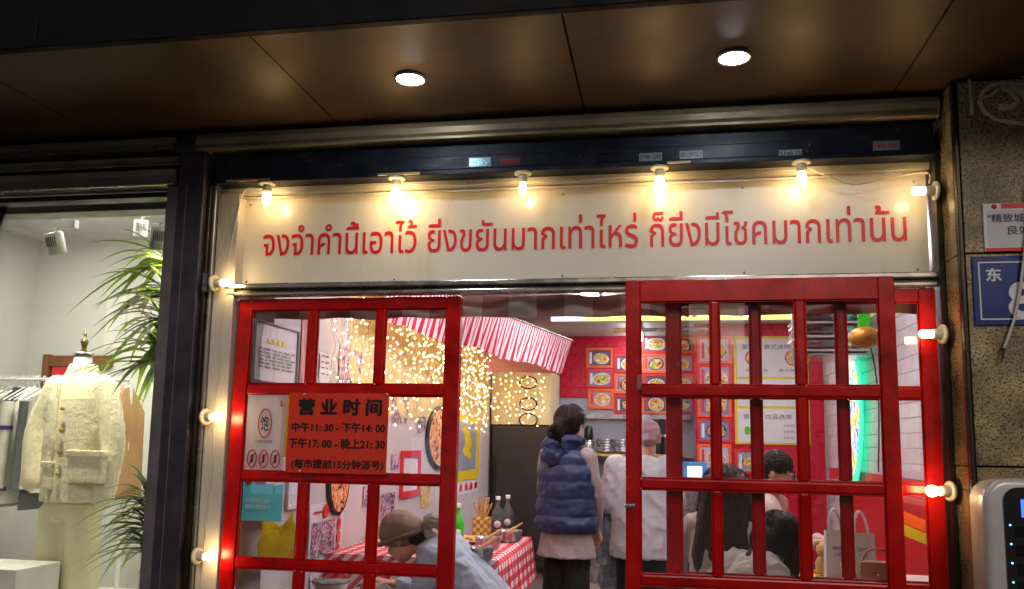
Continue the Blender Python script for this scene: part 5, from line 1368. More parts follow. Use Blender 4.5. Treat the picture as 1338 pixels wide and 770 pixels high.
# ------------------------------------------------------------------ figures
def tube_l(mb, pts, rs, n=12):
    mb.tube(spl(pts, 4), [r for i in range(len(rs)-1) for r in [rs[i]+(rs[i+1]-rs[i])*k/4 for k in range(4)]]+[rs[-1]], n)
    for p, r in ((pts[0], rs[0]), (pts[-1], rs[-1])): mb.ell(p, (r, r, r), 10, 8)
def loft(mb, rings, n=24):
    """rings: (center, rx, ry, rotz)"""
    v = []
    for c, rx, ry, a in rings:
        for k in range(n):
            t = 2*math.pi*k/n; x, y = rx*math.cos(t), ry*math.sin(t)
            v.append((c[0]+x*math.cos(a)-y*math.sin(a), c[1]+x*math.sin(a)+y*math.cos(a), c[2]))
    f = [(i*n+k, i*n+(k+1)%n, (i+1)*n+(k+1)%n, (i+1)*n+k) for i in range(len(rings)-1) for k in range(n)]
    m_ = len(v); mb.add(v, f+[tuple(range(n))[::-1], tuple(range(m_-n, m_))])
def blob(name, mb, m_, parent=None, voxel=0.012, sm=6, disp=None, **k):
    me = bpy.data.meshes.new('raw'); me.from_pydata([tuple(q) for q in mb.v], [], mb.f)
    bm = bmesh.new(); bm.from_mesh(me); bmesh.ops.remove_doubles(bm, verts=bm.verts, dist=1e-5); bmesh.ops.recalc_face_normals(bm, faces=bm.faces); bm.to_mesh(me); bm.free()
    o = bpy.data.objects.new('raw', me); COL.objects.link(o)
    r = o.modifiers.new('r', 'REMESH'); r.mode = 'VOXEL'; r.voxel_size = voxel
    s = o.modifiers.new('s', 'SMOOTH'); s.iterations = sm; s.factor = 0.5
    dg = bpy.context.evaluated_depsgraph_get(); em = bpy.data.meshes.new_from_object(o.evaluated_get(dg))
    out = MB(); nv = len(em.vertices)
    co = np.empty(nv*3); em.vertices.foreach_get('co', co); no = np.empty(nv*3); em.vertices.foreach_get('normal', no)
    co = co.reshape(-1, 3); no = no.reshape(-1, 3)
    if disp:
        for i in range(nv):
            co[i] += no[i]*disp(Vector(co[i]), Vector(no[i]))
    out.v = co.tolist(); out.f = [tuple(p.vertices) for p in em.polygons]; out.sm = set(range(len(out.f)))
    bpy.data.objects.remove(o); bpy.data.meshes.remove(me); bpy.data.meshes.remove(em)
    return obj(name, out, m_, parent, **k)
def folds(a=0.006, s=7.0, st=0.5):
    def w(p, n):
        q = p+0.05*Vector((noise.noise(p*6), noise.noise(p*6+Vector((9, 0, 0))), noise.noise(p*6+Vector((0, 9, 0)))))
        r1 = 0.5-abs(noise.noise(Vector((q.x*s*0.8+q.z*s*0.5, q.y*s*0.8, q.z*s*st))))*2.2
        r2 = 0.5-abs(noise.noise(Vector((q.x*s*1.9+5, q.y*s*1.9+q.z*s*0.9, q.z*s*1.1))))*2.2
        return a*(0.9*r1+0.55*r2)
    return w
def strands(c, a=0.006, fr=30):
    return lambda p, n: a*noise.noise(Vector((math.atan2(p.y-c.y, p.x-c.x)*fr*0.35, p.z*2.2, 1.7)))+a*0.6*noise.noise(Vector((math.atan2(p.y-c.y, p.x-c.x)*fr, p.z*3, 0)))
def head(mb, c, face, r=0.092, tilt=0.0):
    """skull, jaw, nose, ears; face = horizontal unit vector the head looks along, tilt down in radians"""
    f = Vector((face[0]*math.cos(tilt), face[1]*math.cos(tilt), -math.sin(tilt))).normalized(); s = Vector((-face[1], face[0], 0)).normalized(); u = s.cross(f)*-1
    if u.z < 0: u = -u
    mb.ell(c+f*-0.008+u*0.025, (r*0.98, r*0.98, r*1.08), 18, 14)
    mb.ell(c+f*0.030-u*0.045, (r*0.70, r*0.70, r*0.80), 16, 12)
    mb.ell(c+f*0.045-u*0.085, (r*0.42, r*0.42, r*0.36), 12, 8)
    mb.ell(c+f*0.098-u*0.022, (0.016, 0.016, 0.024), 10, 8)
    mb.ell(c+f*0.082-u*0.064, (0.024, 0.024, 0.011), 10, 8)
    for sg in (-1, 1): mb.ell(c+s*sg*r*0.95-u*0.01-f*0.005, (0.016, 0.020, 0.032), 10, 8)
    return f, s, u
def face_parts(par, c, f, s, u):
    for sg in (-1, 1):
        e = c+f*0.084+s*sg*0.032+u*0.008
        ey = obj('eye', MB().ell(e, (0.012, 0.012, 0.009), 12, 8), M['white'], par)
        obj('iris', MB().ell(e+f*0.010, (0.005, 0.005, 0.006), 10, 6), M['black'], ey)
        obj('eyebrow', MB().tube([e+u*0.02+f*0.006-s*sg*0.015, e+u*0.025+f*0.006, e+u*0.02-f*0.006+s*sg*0.018], 0.004, 5), M['hair'], par)
    obj('lips', MB().ell(c+f*0.100-u*0.062, (0.016, 0.016, 0.006), 12, 6), M['redframe'], par)
def hand(mb, w, d, up, sgn=1, curl=0.5, ln=0.085):
    """palm from wrist w along d, fingers curled towards -up, thumb on the sgn side"""
    d = d.normalized(); s = d.cross(up).normalized()*sgn; up = s.cross(d).normalized()*(1 if s.cross(d).dot(up) > 0 else -1)
    pc = w+d*0.045
    for k in range(-2, 3): tube_l(mb, [w+s*k*0.010, pc+d*0.035+s*k*0.017], [0.014, 0.013], 8)
    for k, l in zip((-1.5, -0.5, 0.5, 1.5), (0.062, 0.078, 0.082, 0.070)):
        a = pc+d*0.04+s*k*0.021; b = a+d*l*0.5-up*l*0.25*curl; e = b+d*l*0.38*(1-curl*0.5)-up*l*0.45*curl
        tube_l(mb, [a, b, e], [0.0095, 0.009, 0.0075], 8)
    a = w+d*0.02+s*0.03; tube_l(mb, [a, a+d*0.03+s*0.022-up*0.006, a+d*0.055+s*0.024-up*0.02], [0.012, 0.0105, 0.008], 8)

def strand_hair(par, m_, guides, n, r=0.0016, jit=0.02, seed=1):
    rd = random.Random(seed); mb = MB()
    for k in range(n):
        g1 = rd.choice(guides); g2 = rd.choice(guides); t = rd.random()*0.5
        off = Vector([rd.uniform(-1, 1)*jit for _ in range(3)]); ph = rd.uniform(0, 6)
        P = [Vector(a).lerp(Vector(b), t) for a, b in zip(g1, g2)]
        cut = rd.uniform(0.85, 1.06)
        P = spl(P, 4); P = P[:max(4, int(len(P)*min(1, cut)))]
        pts = [p+off*(0.5+0.8*i/len(P))+Vector((math.sin(ph+i*0.5), math.cos(ph+i*0.4), 0))*0.004 for i, p in enumerate(P)]
        mb.tube(pts, [r*(1-0.6*i/len(pts)) for i in range(len(pts))], 3, False)
    return obj('hair_strands', mb, m_, par, kind='stuff')
# --- mannequin
M['bronze'] = mat('dark bronze', (110, 92, 60), rough=0.3, metal=0.85, var=0.1)
c0 = at(98, 600, 1.0); mx, my = c0.x, 1.0
zn = at(98, 462, 1.0).z; zsh_ = at(98, 500, 1.0).z; zhem = at(98, 655, 1.0).z; zw = zhem+0.05
mq = thing('mannequin', (mx, my, 0.32), 'headless cream mannequin form with metal neck finial in the shop window', 'mannequin')
mb = MB(); loft(mb, [(Vector((mx, my, zhem-0.1)), 0.15, 0.10, 0), (Vector((mx, my, zhem+0.2)), 0.13, 0.095, 0), (Vector((mx, my, zsh_-0.15)), 0.165, 0.11, 0), (Vector((mx, my, zsh_)), 0.17, 0.085, 0), (Vector((mx, my, zsh_+0.05)), 0.065, 0.06, 0), (Vector((mx, my, zn-0.01)), 0.052, 0.052, 0)])
blob('torso_form', mb, M['white'], mq, 0.012)
obj('neck_plate', MB().lathe([(0.06, -0.012), (0.062, 0.0), (0.05, 0.006), (0.0001, 0.01)], (mx, my, zn), 20), M['steel'], mq)
obj('finial', MB().lathe([(0.020, 0.01), (0.014, 0.03), (0.018, 0.05), (0.024, 0.07), (0.018, 0.09), (0.008, 0.10), (0.010, 0.12), (0.006, 0.14), (0.0001, 0.142)], (mx, my, zn), 16), M['bronze'], mq)
obj('stand_pole', MB().tube([(mx, my, 0.325), (mx, my, zhem-0.1)], 0.015, 10), M['steel'], mq)
obj('stand_base', MB().lathe([(0.17, 0.0), (0.17, 0.008), (0.02, 0.015), (0.0001, 0.016)], (mx, my, 0.3205), 24), M['steel'], mq)
def fleece(p, n): return 0.005*noise.noise(p*7)+0.0016*noise.noise(p*45)+0.002*noise.noise(p*100)
jk = thing('fleece_jacket', (mx, my, zhem), 'cream fleece jacket with gold buttons worn by the mannequin', 'jacket')
mb = MB()
dz = zsh_-zhem
loft(mb, [(Vector((mx+0.01, my, zhem)), 0.205, 0.15, 0), (Vector((mx, my, zhem+dz*0.3)), 0.20, 0.15, 0), (Vector((mx, my, zhem+dz*0.6)), 0.20, 0.145, 0), (Vector((mx, my, zhem+dz*0.85)), 0.195, 0.13, 0), (Vector((mx, my, zsh_-0.01)), 0.175, 0.105, 0), (Vector((mx, my, zsh_+0.045)), 0.105, 0.085, 0), (Vector((mx, my, zsh_+0.085)), 0.085, 0.075, 0)])
for sg, ex, hx in ((-1, at(45, 560, 0.97).x, at(38, 625, 0.9).x), (1, at(150, 570, 0.97).x, at(140, 650, 0.95).x)):
    zsl = at(38, 640, 0.95).z if sg < 0 else at(140, 665, 0.95).z
    tube_l(mb, [Vector((mx+sg*0.165, my, zsh_-0.03)), Vector((ex+0.015*-sg, my-0.02, (zsh_+zsl)/2+0.03)), Vector((hx, my-0.08, zsl+0.05))], [0.078, 0.070, 0.058], 16)
blob('jacket_shell', mb, M['fur'], jk, 0.008, 2, fleece)
yfr = my-0.145
mb = MB(); tube_l(mb, [Vector((mx-0.055, my-0.128, zsh_-0.01)), Vector((mx-0.045, my-0.150, zhem+dz*0.5)), Vector((mx-0.05, my-0.155, zhem+0.01))], [0.010, 0.012, 0.012])
blob('front_edge', mb, M['fur'], jk, 0.005, 2, fleece)
for px, py in ((79, 534), (77, 563), (75, 592), (73, 620)):
    p = at(px+3, py, my-0.165)
    obj('button', MB().lathe([(0.0001, -0.010), (0.011, -0.008), (0.014, -0.002), (0.012, 0.004)], p, 14, 'Y'), M['gold'], jk)
for (x0, x1, y0, y1) in ((92, 133, 590, 632), (58, 68, 604, 640)):
    a = at(x0, y0, my-0.15); b = at(x1, y1, my-0.15)
    mb = MB(); nseg = 8
    mb.box((a.x, my-0.172, b.z), (b.x, my-0.11, a.z)); mb.box((a.x-0.006, my-0.182, a.z-0.03), (b.x+0.006, my-0.11, a.z+0.008))
    blob('pocket', mb, M['fur'], jk, 0.007, 4, fleece)
mb = MB(); loft(mb, [(Vector((mx, my+0.005, zsh_+0.06)), 0.10, 0.088, 0), (Vector((mx, my+0.01, zsh_+0.115)), 0.082, 0.076, 0)])
blob('collar', mb, M['wooltrouser'], jk, 0.008, 3)
tr = thing('cream_trousers', (mx, my, 0.36), 'cream wide trousers on the mannequin below the fleece jacket', 'trousers')
mb = MB()
loft(mb, [(Vector((mx, my, zhem+0.05)), 0.155, 0.105, 0), (Vector((mx, my, zhem-0.06)), 0.185, 0.125, 0), (Vector((mx, my, zhem-0.10)), 0.19, 0.12, 0)])
for sg in (-1, 1):
    loft(mb, [(Vector((mx+sg*0.09, my, zhem-0.04)), 0.102, 0.115, 0), (Vector((mx+sg*0.096, my, zhem-0.25)), 0.103, 0.112, 0), (Vector((mx+sg*0.104, my, 0.40)), 0.108, 0.105, 0)])
blob('trouser_cloth', mb, M['wooltrouser'], tr, 0.012, 5, lambda p, n: 0.009*noise.noise(Vector((p.x*16, p.y*16, p.z*1.5))))

# --- woman in quilted vest (standing, back to us)
def stand_body(X, Y, H, face, arms, hands=True):
    mb = MB(); zs = H*0.81; f = Vector((face[0], face[1], 0)); s = Vector((-f.y, f.x, 0))
    zc = lambda k: H*k
    rot = math.atan2(s.y, s.x)
    loft(mb, [(Vector((X, Y, zc(0.48))), 0.155, 0.11, rot), (Vector((X, Y, zc(0.56))), 0.145, 0.10, rot), (Vector((X, Y, zc(0.64))), 0.125, 0.09, rot), (Vector((X, Y, zc(0.74))), 0.155, 0.10, rot), (Vector((X, Y, zc(0.80))), 0.165, 0.08, rot), (Vector((X, Y, zc(0.83))), 0.07, 0.06, rot)])
    tube_l(mb, [Vector((X, Y, zc(0.80))), Vector((X, Y, zc(0.88)))+f*0.015], [0.055, 0.048])
    for sg in (-1, 1):
        hp = Vector((X, Y, zc(0.49)))+s*sg*0.085
        tube_l(mb, [hp, hp+s*sg*0.01+Vector((0, 0, -H*0.22))+f*0.01, hp+s*sg*0.012+Vector((0, 0, -H*0.455))-f*0.01], [0.085, 0.056, 0.036])
        an = hp+s*sg*0.012+Vector((0, 0, 0.035-hp.z+0.0))-f*0.01
        tube_l(mb, [an+Vector((0, 0, 0.005)), an+f*0.13+Vector((0, 0, -0.005))], [0.036, 0.030])
    for (a, b, c) in arms:
        tube_l(mb, [a, b, c], [0.046, 0.037, 0.026])
        d = (c-b).normalized(); hand(mb, c, d, Vector((f.x*0.3, f.y*0.3, 1)) if abs(d.z) < 0.8 else f, 1, 0.5)
    return mb
X, Y = at(741, 600, 2.2).x, 2.2
H = at(741, 533, 2.2).z
fv = Vector((0.50, 0.866, 0)).normalized(); sv = Vector((-fv.y, fv.x, 0))
hc = Vector((X, Y, H-0.115))+fv*0.01+Vector((0.015, 0, 0))
shR = Vector((X, Y, H*0.80))-sv*0.175; shL = Vector((X, Y, H*0.80))+sv*0.175
armR = (shR, shR+Vector((0.055, 0.04, -0.27)), shR+Vector((0.045, 0.16, -0.50)))
armL = (shL, shL+Vector((-0.03, 0.06, -0.27)), shL+Vector((0.05, 0.26, -0.32)))
mb = stand_body(X, Y, H, fv, (armR, armL)); f_, s_, u_ = head(mb, hc, fv)
vw = blob('person', mb, M['skin'], voxel=0.009, sm=3, label='standing woman seen from behind in navy quilted vest, grey long top and black trousers', cat='person', origin=(X, Y, 0.01))
face_parts(vw, hc, f_, s_, u_)
mb = MB(); mb.ell(hc-f_*0.022+u_*0.032, (0.108, 0.108, 0.112), 20, 14); mb.ell(hc-f_*0.07-u_*0.03, (0.062, 0.062, 0.075), 14, 10)
tube_l(mb, [hc-f_*0.095+u_*0.03, hc-f_*0.14-u_*0.02, hc-f_*0.13-u_*0.11, hc-f_*0.10-u_*0.165], [0.032, 0.045, 0.038, 0.016])
blob('hair', mb, M['hair'], vw, 0.007, 3, strands(hc, 0.005, 22))
G = []
for k in range(40):
    a = 2*math.pi*k/40; d1 = s_*math.cos(a)+u_*math.sin(a)
    if math.sin(a) < -0.6: continue
    G.append([hc+f_*0.05+d1*0.098+u_*0.035, hc+f_*0.0+d1*0.112+u_*0.035, hc-f_*0.06+d1*0.092+u_*0.03, hc-f_*0.108+d1*0.03+u_*0.02, hc-f_*0.118+d1*0.012-u_*0.0])
strand_hair(vw, M['hair'], G, 420, 0.0013, 0.004, 5)
G = [[hc-f_*0.11+u_*0.03, hc-f_*0.185+s_*x-u_*0.03, hc-f_*0.175+s_*x*1.2-u_*0.12, hc-f_*0.13+s_*x*0.6-u_*0.20] for x in (-0.04, -0.02, 0, 0.02, 0.04)]
strand_hair(vw, M['hair'], G, 130, 0.0014, 0.005, 6)
obj('hair_clip', MB().ell(hc-f_*0.118+u_*0.035, (0.022, 0.018, 0.014), 12, 8), M['orange'], vw)
rot = math.atan2(sv.y, sv.x)
mb = MB(); zc = lambda k: H*k
loft(mb, [(Vector((X, Y, at(741, 727, 2.2).z)), 0.22, 0.17, rot), (Vector((X, Y, zc(0.44))), 0.20, 0.155, rot), (Vector((X, Y, zc(0.52))), 0.18, 0.135, rot), (Vector((X, Y, zc(0.60))), 0.165, 0.12, rot), (Vector((X, Y, zc(0.76))), 0.18, 0.12, rot), (Vector((X, Y, zc(0.815))), 0.165, 0.085, rot), (Vector((X, Y, zc(0.84))), 0.07, 0.065, rot)])
for a in (armR, armL): tube_l(mb, [a[0], a[1], a[2]+(a[1]-a[2])*0.12], [0.062, 0.050, 0.038])
blob('grey_top', mb, M['greyknit'], vw, 0.010, 4, folds(0.007, 9))
mb = MB()
zv0 = at(741, 695, 2.2).z
loft(mb, [(Vector((X, Y, zv0)), 0.225, 0.185, rot), (Vector((X, Y, zv0+0.06)), 0.24, 0.195, rot), (Vector((X, Y, zc(0.58))), 0.225, 0.178, rot), (Vector((X, Y, zc(0.72))), 0.222, 0.165, rot), (Vector((X, Y, zc(0.79))), 0.205, 0.135, rot), (Vector((X, Y, zc(0.825))), 0.155, 0.105, rot), (Vector((X, Y, zc(0.86))), 0.09, 0.085, rot)])
def quilt(p, n): 
    k = ((p.z-zv0)/0.115) % 1.0
    return 0.010*max(0.0, math.sin(math.pi*k))**0.6-0.006+0.009*noise.noise(Vector((p.x*9, p.y*9, p.z*14)))+0.004*noise.noise(p*30)
blob('quilted_vest', mb, M['vest'], vw, 0.009, 3, quilt)
mb = MB()
hb = Vector((X, Y, zc(0.845)))-fv*0.085
mb.ell(hb, (0.135, 0.085, 0.07), 18, 12); mb.ell(hb-Vector((0, 0, 0.075))-fv*0.035, (0.115, 0.05, 0.085), 16, 12)
for k in range(9):
    a = math.pi*k/8; mb.ell(Vector((X, Y, zc(0.862)))+sv*0.115*math.cos(a)-fv*(0.02+0.075*math.sin(a)), (0.045, 0.045, 0.036), 12, 8)
blob('hood', mb, M['vest'], vw, 0.009, 4, folds(0.010, 12, 1.2))
mb = MB()
loft(mb, [(Vector((X, Y, zc(0.40))), 0.165, 0.12, rot), (Vector((X, Y, zc(0.50))), 0.15, 0.11, rot), (Vector((X, Y, zc(0.55))), 0.14, 0.10, rot)])
for sg in (-1, 1):
    hp = Vector((X, Y, zc(0.45)))+sv*sg*0.088
    tube_l(mb, [hp, hp+Vector((0, 0, -H*0.22)), Vector((hp.x, hp.y, 0.07))], [0.092, 0.092, 0.085])
blob('trousers', mb, M['blacktrouser'], vw, 0.012, 4, folds(0.008, 8, 0.4))
for sg in (-1, 1):
    an = Vector((X, Y, 0.045))+sv*sg*0.097; mb = MB(); tube_l(mb, [an-fv*0.03, an+fv*0.15-Vector((0, 0, 0.008))], [0.042, 0.036])
    blob('shoe', mb, M['white'], vw, 0.010, 3)

# --- cook in pale shirt
X, Y = at(838, 640, 2.7).x, 2.7
H = at(845, 552, 2.7).z
fv = Vector((0.10, 1, 0)).normalized(); sv = Vector((-fv.y, fv.x, 0)); rot = math.atan2(sv.y, sv.x)
hc = Vector((at(846, 575, 2.7).x, Y+0.06, H-0.12))
shR = Vector((X, Y, H*0.80))-sv*0.19; shL = Vector((X, Y, H*0.80))+sv*0.19
armR = (shR, shR+Vector((0.06, 0.02, -0.27)), shR+Vector((-0.02, 0.24, -0.33)))
armL = (shL, shL+Vector((-0.06, 0.0, -0.27)), shL+Vector((-0.02, 0.10, -0.44)))
mb = stand_body(X, Y, H, fv, (armR, armL)); f_, s_, u_ = head(mb, hc, fv, 0.09, 0.35)
ck = blob('person', mb, M['skin'], voxel=0.009, sm=3, label='standing cook seen from behind in pale loose shirt and mauve head cloth', cat='person', origin=(X, Y, 0.01))
face_parts(ck, hc, f_, s_, u_)
mb = MB(); mb.ell(hc-f_*0.02+u_*0.035, (0.102, 0.102, 0.108), 20, 14); mb.ell(hc-f_*0.05-u_*0.02, (0.078, 0.078, 0.06), 14, 10)
blob('head_cloth', mb, M['pinkcap'], ck, 0.008, 3, folds(0.006, 16, 1))
mb = MB(); zc = lambda k: H*k
loft(mb, [(Vector((X, Y, at(838, 728, 2.7).z)), 0.235, 0.18, rot), (Vector((X, Y, zc(0.55))), 0.225, 0.165, rot), (Vector((X, Y, zc(0.68))), 0.215, 0.15, rot), (Vector((X, Y, zc(0.78))), 0.205, 0.13, rot), (Vector((X, Y, zc(0.815))), 0.165, 0.09, rot), (Vector((X, Y, zc(0.845))), 0.075, 0.07, rot)])
for a in (armR, armL): tube_l(mb, [a[0], a[1], a[1]+(a[2]-a[1])*0.35], [0.078, 0.075, 0.066])
blob('loose_shirt', mb, M['cookshirt'], ck, 0.010, 4, folds(0.012, 8, 0.6))
M['cuff'] = mat('grey brown cuff', (112, 100, 102), rough=0.85, var=0.25, vscale=30)
for a in (armR, armL):
    mb = MB(); tube_l(mb, [a[1]+(a[2]-a[1])*0.33, a[1]+(a[2]-a[1])*0.68], [0.060, 0.052]); blob('rolled_cuff', mb, M['cuff'], ck, 0.009, 3, folds(0.008, 25, 2))
mb = MB()
loft(mb, [(Vector((X, Y, zc(0.42))), 0.18, 0.13, rot), (Vector((X, Y, zc(0.53))), 0.17, 0.125, rot)])
for sg in (-1, 1):
    hp = Vector((X, Y, zc(0.47)))+sv*sg*0.095; tube_l(mb, [hp, hp+Vector((0, 0, -H*0.22)), Vector((hp.x, hp.y, 0.07))], [0.11, 0.09, 0.08])
blob('trousers', mb, M['blacktrouser'], ck, 0.012, 4, folds(0.008, 8, 0.4))
for sg in (-1, 1):
    an = Vector((X, Y, 0.045))+sv*sg*0.097; mb = MB(); tube_l(mb, [an-fv*0.03, an+fv*0.15-Vector((0, 0, 0.008))], [0.042, 0.036]); blob('shoe', mb, M['black'], ck, 0.010, 3)

# --- seated figures
def seated(hc, face, tilt, back, hip, knee_dir, label, arms=None, stool='wood'):
    """hc head centre, hip pelvis centre; torso runs hip->shoulders->neck"""
    f = Vector((face[0], face[1], 0)).normalized(); s = Vector((-f.y, f.x, 0))
    mb = MB(); sh = back
    mid = hip.lerp(sh, 0.5)-f*0.03
    for k in range(9):
        t = k/8; p = (hip*(1-t)**2+mid*2*t*(1-t)+sh*t*t); w = 0.155-0.03*math.sin(math.pi*t)
        for sg in (-1, 1): mb.ell(p+s*sg*w*0.5, (0.10, 0.10, 0.095), 12, 8)
    for sg in (-1, 1): mb.ell(sh+s*sg*0.13, (0.065, 0.065, 0.06), 12, 8)
    tube_l(mb, [sh, sh.lerp(hc, 0.55), hc-Vector((0, 0, 0.03))], [0.06, 0.05, 0.052])
    fr = head(mb, hc, f, 0.09, tilt)
    kd = Vector((knee_dir[0], knee_dir[1], 0)).normalized(); ks = Vector((-kd.y, kd.x, 0))
    legs = []
    for sg in (-1, 1):
        a = hip+ks*sg*0.09; b = a+kd*0.42+Vector((0, 0, 0.02)); c = Vector((b.x+kd.x*0.02, b.y+kd.y*0.02, 0.07)); legs.append((a, b, c))
        tube_l(mb, [a, b, c], [0.085, 0.062, 0.04]); tube_l(mb, [c-Vector((0, 0, 0.02)), c+kd*0.13-Vector((0, 0, 0.028))], [0.036, 0.028])
    al = []
    for sg in (-1, 1):
        a = sh+s*sg*0.17; b = a+s*sg*0.03+f*0.10-Vector((0, 0, 0.24)); c = b+f*0.22-s*sg*0.10+Vector((0, 0, 0.06)); al.append((a, b, c))
        tube_l(mb, [a, b, c], [0.044, 0.037, 0.026]); hand(mb, c, (c-b), Vector((0, 0, 1)), sg, 0.7)
    o = blob('person', mb, M['skin'], voxel=0.009, sm=3, label=label, cat='person', origin=(hip.x, hip.y, 0.01))
    face_parts(o, hc, *fr)
    return o, fr, (f, s, mid, sh, al, legs)
def seat_clothes(o, hip, info, mtop, mleg, nm='shirt', puff=1.0, fold=0.010):
    f, s, mid, sh, al, legs = info
    mb = MB()
    for k in range(9):
        t = k/8; p = (hip*(1-t)**2+mid*2*t*(1-t)+sh*t*t)
        for sg in (-1, 1): mb.ell(p+s*sg*0.078, (0.125*puff, 0.125*puff, 0.11), 12, 8)
    for sg in (-1, 1): mb.ell(sh+s*sg*0.13, (0.088, 0.088, 0.075), 12, 8)
    mb.ell(sh+Vector((0, 0, 0.03)), (0.085, 0.085, 0.06), 12, 8)
    for a in al: tube_l(mb, [a[0], a[1], a[1]+(a[2]-a[1])*0.8], [0.070, 0.060, 0.045])
    blob(nm, mb, M[mtop], o, 0.010, 4, folds(fold, 9, 0.8))
    mb = MB()
    for a in legs: tube_l(mb, [a[0], a[1], a[2]+Vector((0, 0, 0.04))], [0.105, 0.08, 0.062])
    mb.ell(hip, (0.17, 0.17, 0.11), 16, 10)
    blob('trousers', mb, M[mleg], o, 0.012, 4, folds(0.007, 9))
    for a in legs:
        kd = (a[1]-a[0]); kd.z = 0; kd.normalize(); mb = MB(); tube_l(mb, [a[2]-Vector((0, 0, 0.022)), a[2]+kd*0.14-Vector((0, 0, 0.026))], [0.044, 0.036]); blob('shoe', mb, M['black'], o, 0.010, 3)
def stool(hip, lab):
    t = thing('stool', (hip.x, hip.y, 0.011), lab, 'stool', 'stools under the seated guests')
    z = hip.z-0.105
    obj('seat', MB().lathe([(0.0001, z-0.03), (0.15, z-0.03), (0.165, z-0.015), (0.15, z), (0.0001, z)], (hip.x, hip.y, 0), 20), M['redplastic'], t)
    for k in range(4):
        a = math.pi/4+k*math.pi/2
        obj('leg', MB().tube([(hip.x+0.10*math.cos(a), hip.y+0.10*math.sin(a), z-0.03), (hip.x+0.16*math.cos(a), hip.y+0.16*math.sin(a), 0.011)], 0.013, 6), M['steel'], t)
# capped guest at left, bent over facing left
hc = at(526, 702, 0.68); hip = Vector((hc.x+0.50, 0.74, 0.50)); sh = Vector((hc.x+0.21, 0.74, 0.80))
o, fr, info = seated(hc, (-1, 0.05), 0.62, sh, hip, (-1, 0.1), 'seated guest in khaki tied cap and pale blue shirt bending over at the left door')
seat_clothes(o, hip, info, 'blueshirt', 'blacktrouser', 'blue_shirt')
f_, s_, u_ = fr
mb = MB(); mb.ell(hc-f_*0.012+u_*0.040, (0.112, 0.108, 0.105), 20, 14); mb.ell(hc-f_*0.065+u_*0.010, (0.075, 0.09, 0.07), 16, 10); mb.ell(hc+f_*0.05+u_*0.05, (0.06, 0.085, 0.055), 14, 10)
cp = blob('khaki_cap', mb, M['khaki'], o, 0.007, 4, folds(0.0035, 14, 1))
bd_ = []
for k in range(33):
    an = 2*math.pi*k/32; bd_.append(hc+(f_*0.122*math.cos(an)+s_*0.113*math.sin(an))+u_*(0.000+0.035*math.cos(an)))
M['capband'] = mat('dark cap band', (104, 84, 72), rough=0.9, var=0.12, vscale=30)
obj('cap_band', MB().tube(bd_, 0.013, 8, False), M['capband'], cp)
M['knot'] = mat('grey tie cloth', (158, 146, 138), rough=0.85, var=0.12, bump=0.1)
kn = hc-f_*0.128-u_*0.020
mb = MB(); mb.ell(kn, (0.026, 0.03, 0.026), 12, 8); tube_l(mb, [kn, kn+Vector((0.05, -0.02, 0.035)), kn+Vector((0.115, -0.02, 0.0))], [0.022, 0.042, 0.024]); tube_l(mb, [kn, kn+Vector((0.03, -0.01, -0.04)), kn+Vector((0.085, -0.02, -0.055))], [0.020, 0.030, 0.012])
blob('tied_knot', mb, M['knot'], cp, 0.007, 2, folds(0.008, 30, 1))
mb = MB(); mb.ell(hc-f_*0.07-u_*0.035, (0.062, 0.078, 0.05), 14, 10); blob('hair', mb, M['hair'], o, 0.008, 2, folds(0.004, 40))
stool(hip, 'red topped stool under the capped guest')
# long haired woman, back to us
hc = at(948, 642, 0.85); hip = Vector((hc.x+0.01, 0.72, 0.55)); sh = Vector((hc.x+0.01, 0.80, 0.98))
o, fr, info = seated(hc, (0.1, 1), 0.25, sh, hip, (0.1, 1), 'seated woman with long dark brown hair seen from behind through the lattice')
seat_clothes(o, hip, info, 'greytop', 'blacktrouser', 'stone_top')
f_, s_, u_ = fr
mb = MB(); mb.ell(hc-f_*0.012+u_*0.03, (0.112, 0.112, 0.112), 20, 14)
for k, (dx, w) in enumerate(((-0.10, 0.06), (-0.05, 0.075), (0.0, 0.085), (0.05, 0.08), (0.10, 0.06))):
    tube_l(mb, [hc+Vector((dx*0.5, -0.05, 0.02)), hc+Vector((dx*0.95, -0.10, -0.15)), hc+Vector((dx*1.25+0.0, -0.14, -0.32)), hc+Vector((dx*1.3+0.01, -0.15, -0.46-0.03*math.sin(k*2)))], [0.08, w, w*0.95, w*0.35])
blob('long_hair', mb, M['hair_b'], o, 0.008, 2, lambda p, n: 0.010*noise.noise(Vector((p.x*34, p.y*12, p.z*3.0)))+0.006*noise.noise(Vector((p.x*80, p.y*30, p.z*5))))
G = []
for k in range(40):
    a = math.pi*(0.98+1.04*k/39); dx, dy = math.cos(a), math.sin(a)
    G.append([hc+Vector((0.02*dx, 0.01, 0.135)), hc+Vector((0.10*dx, 0.03+0.09*dy, 0.085)), hc+Vector((0.125*dx, 0.02+0.135*dy, -0.03)), hc+Vector((0.165*dx, 0.0+0.17*dy, -0.20)), hc+Vector((0.185*dx, -0.02+0.20*dy, -0.36)), hc+Vector((0.175*dx+0.01, -0.02+0.20*dy, -0.47))])
strand_hair(o, M['hair_b'], G, 520, 0.0019, 0.014, 3)
stool(hip, 'red topped stool under the long haired woman')
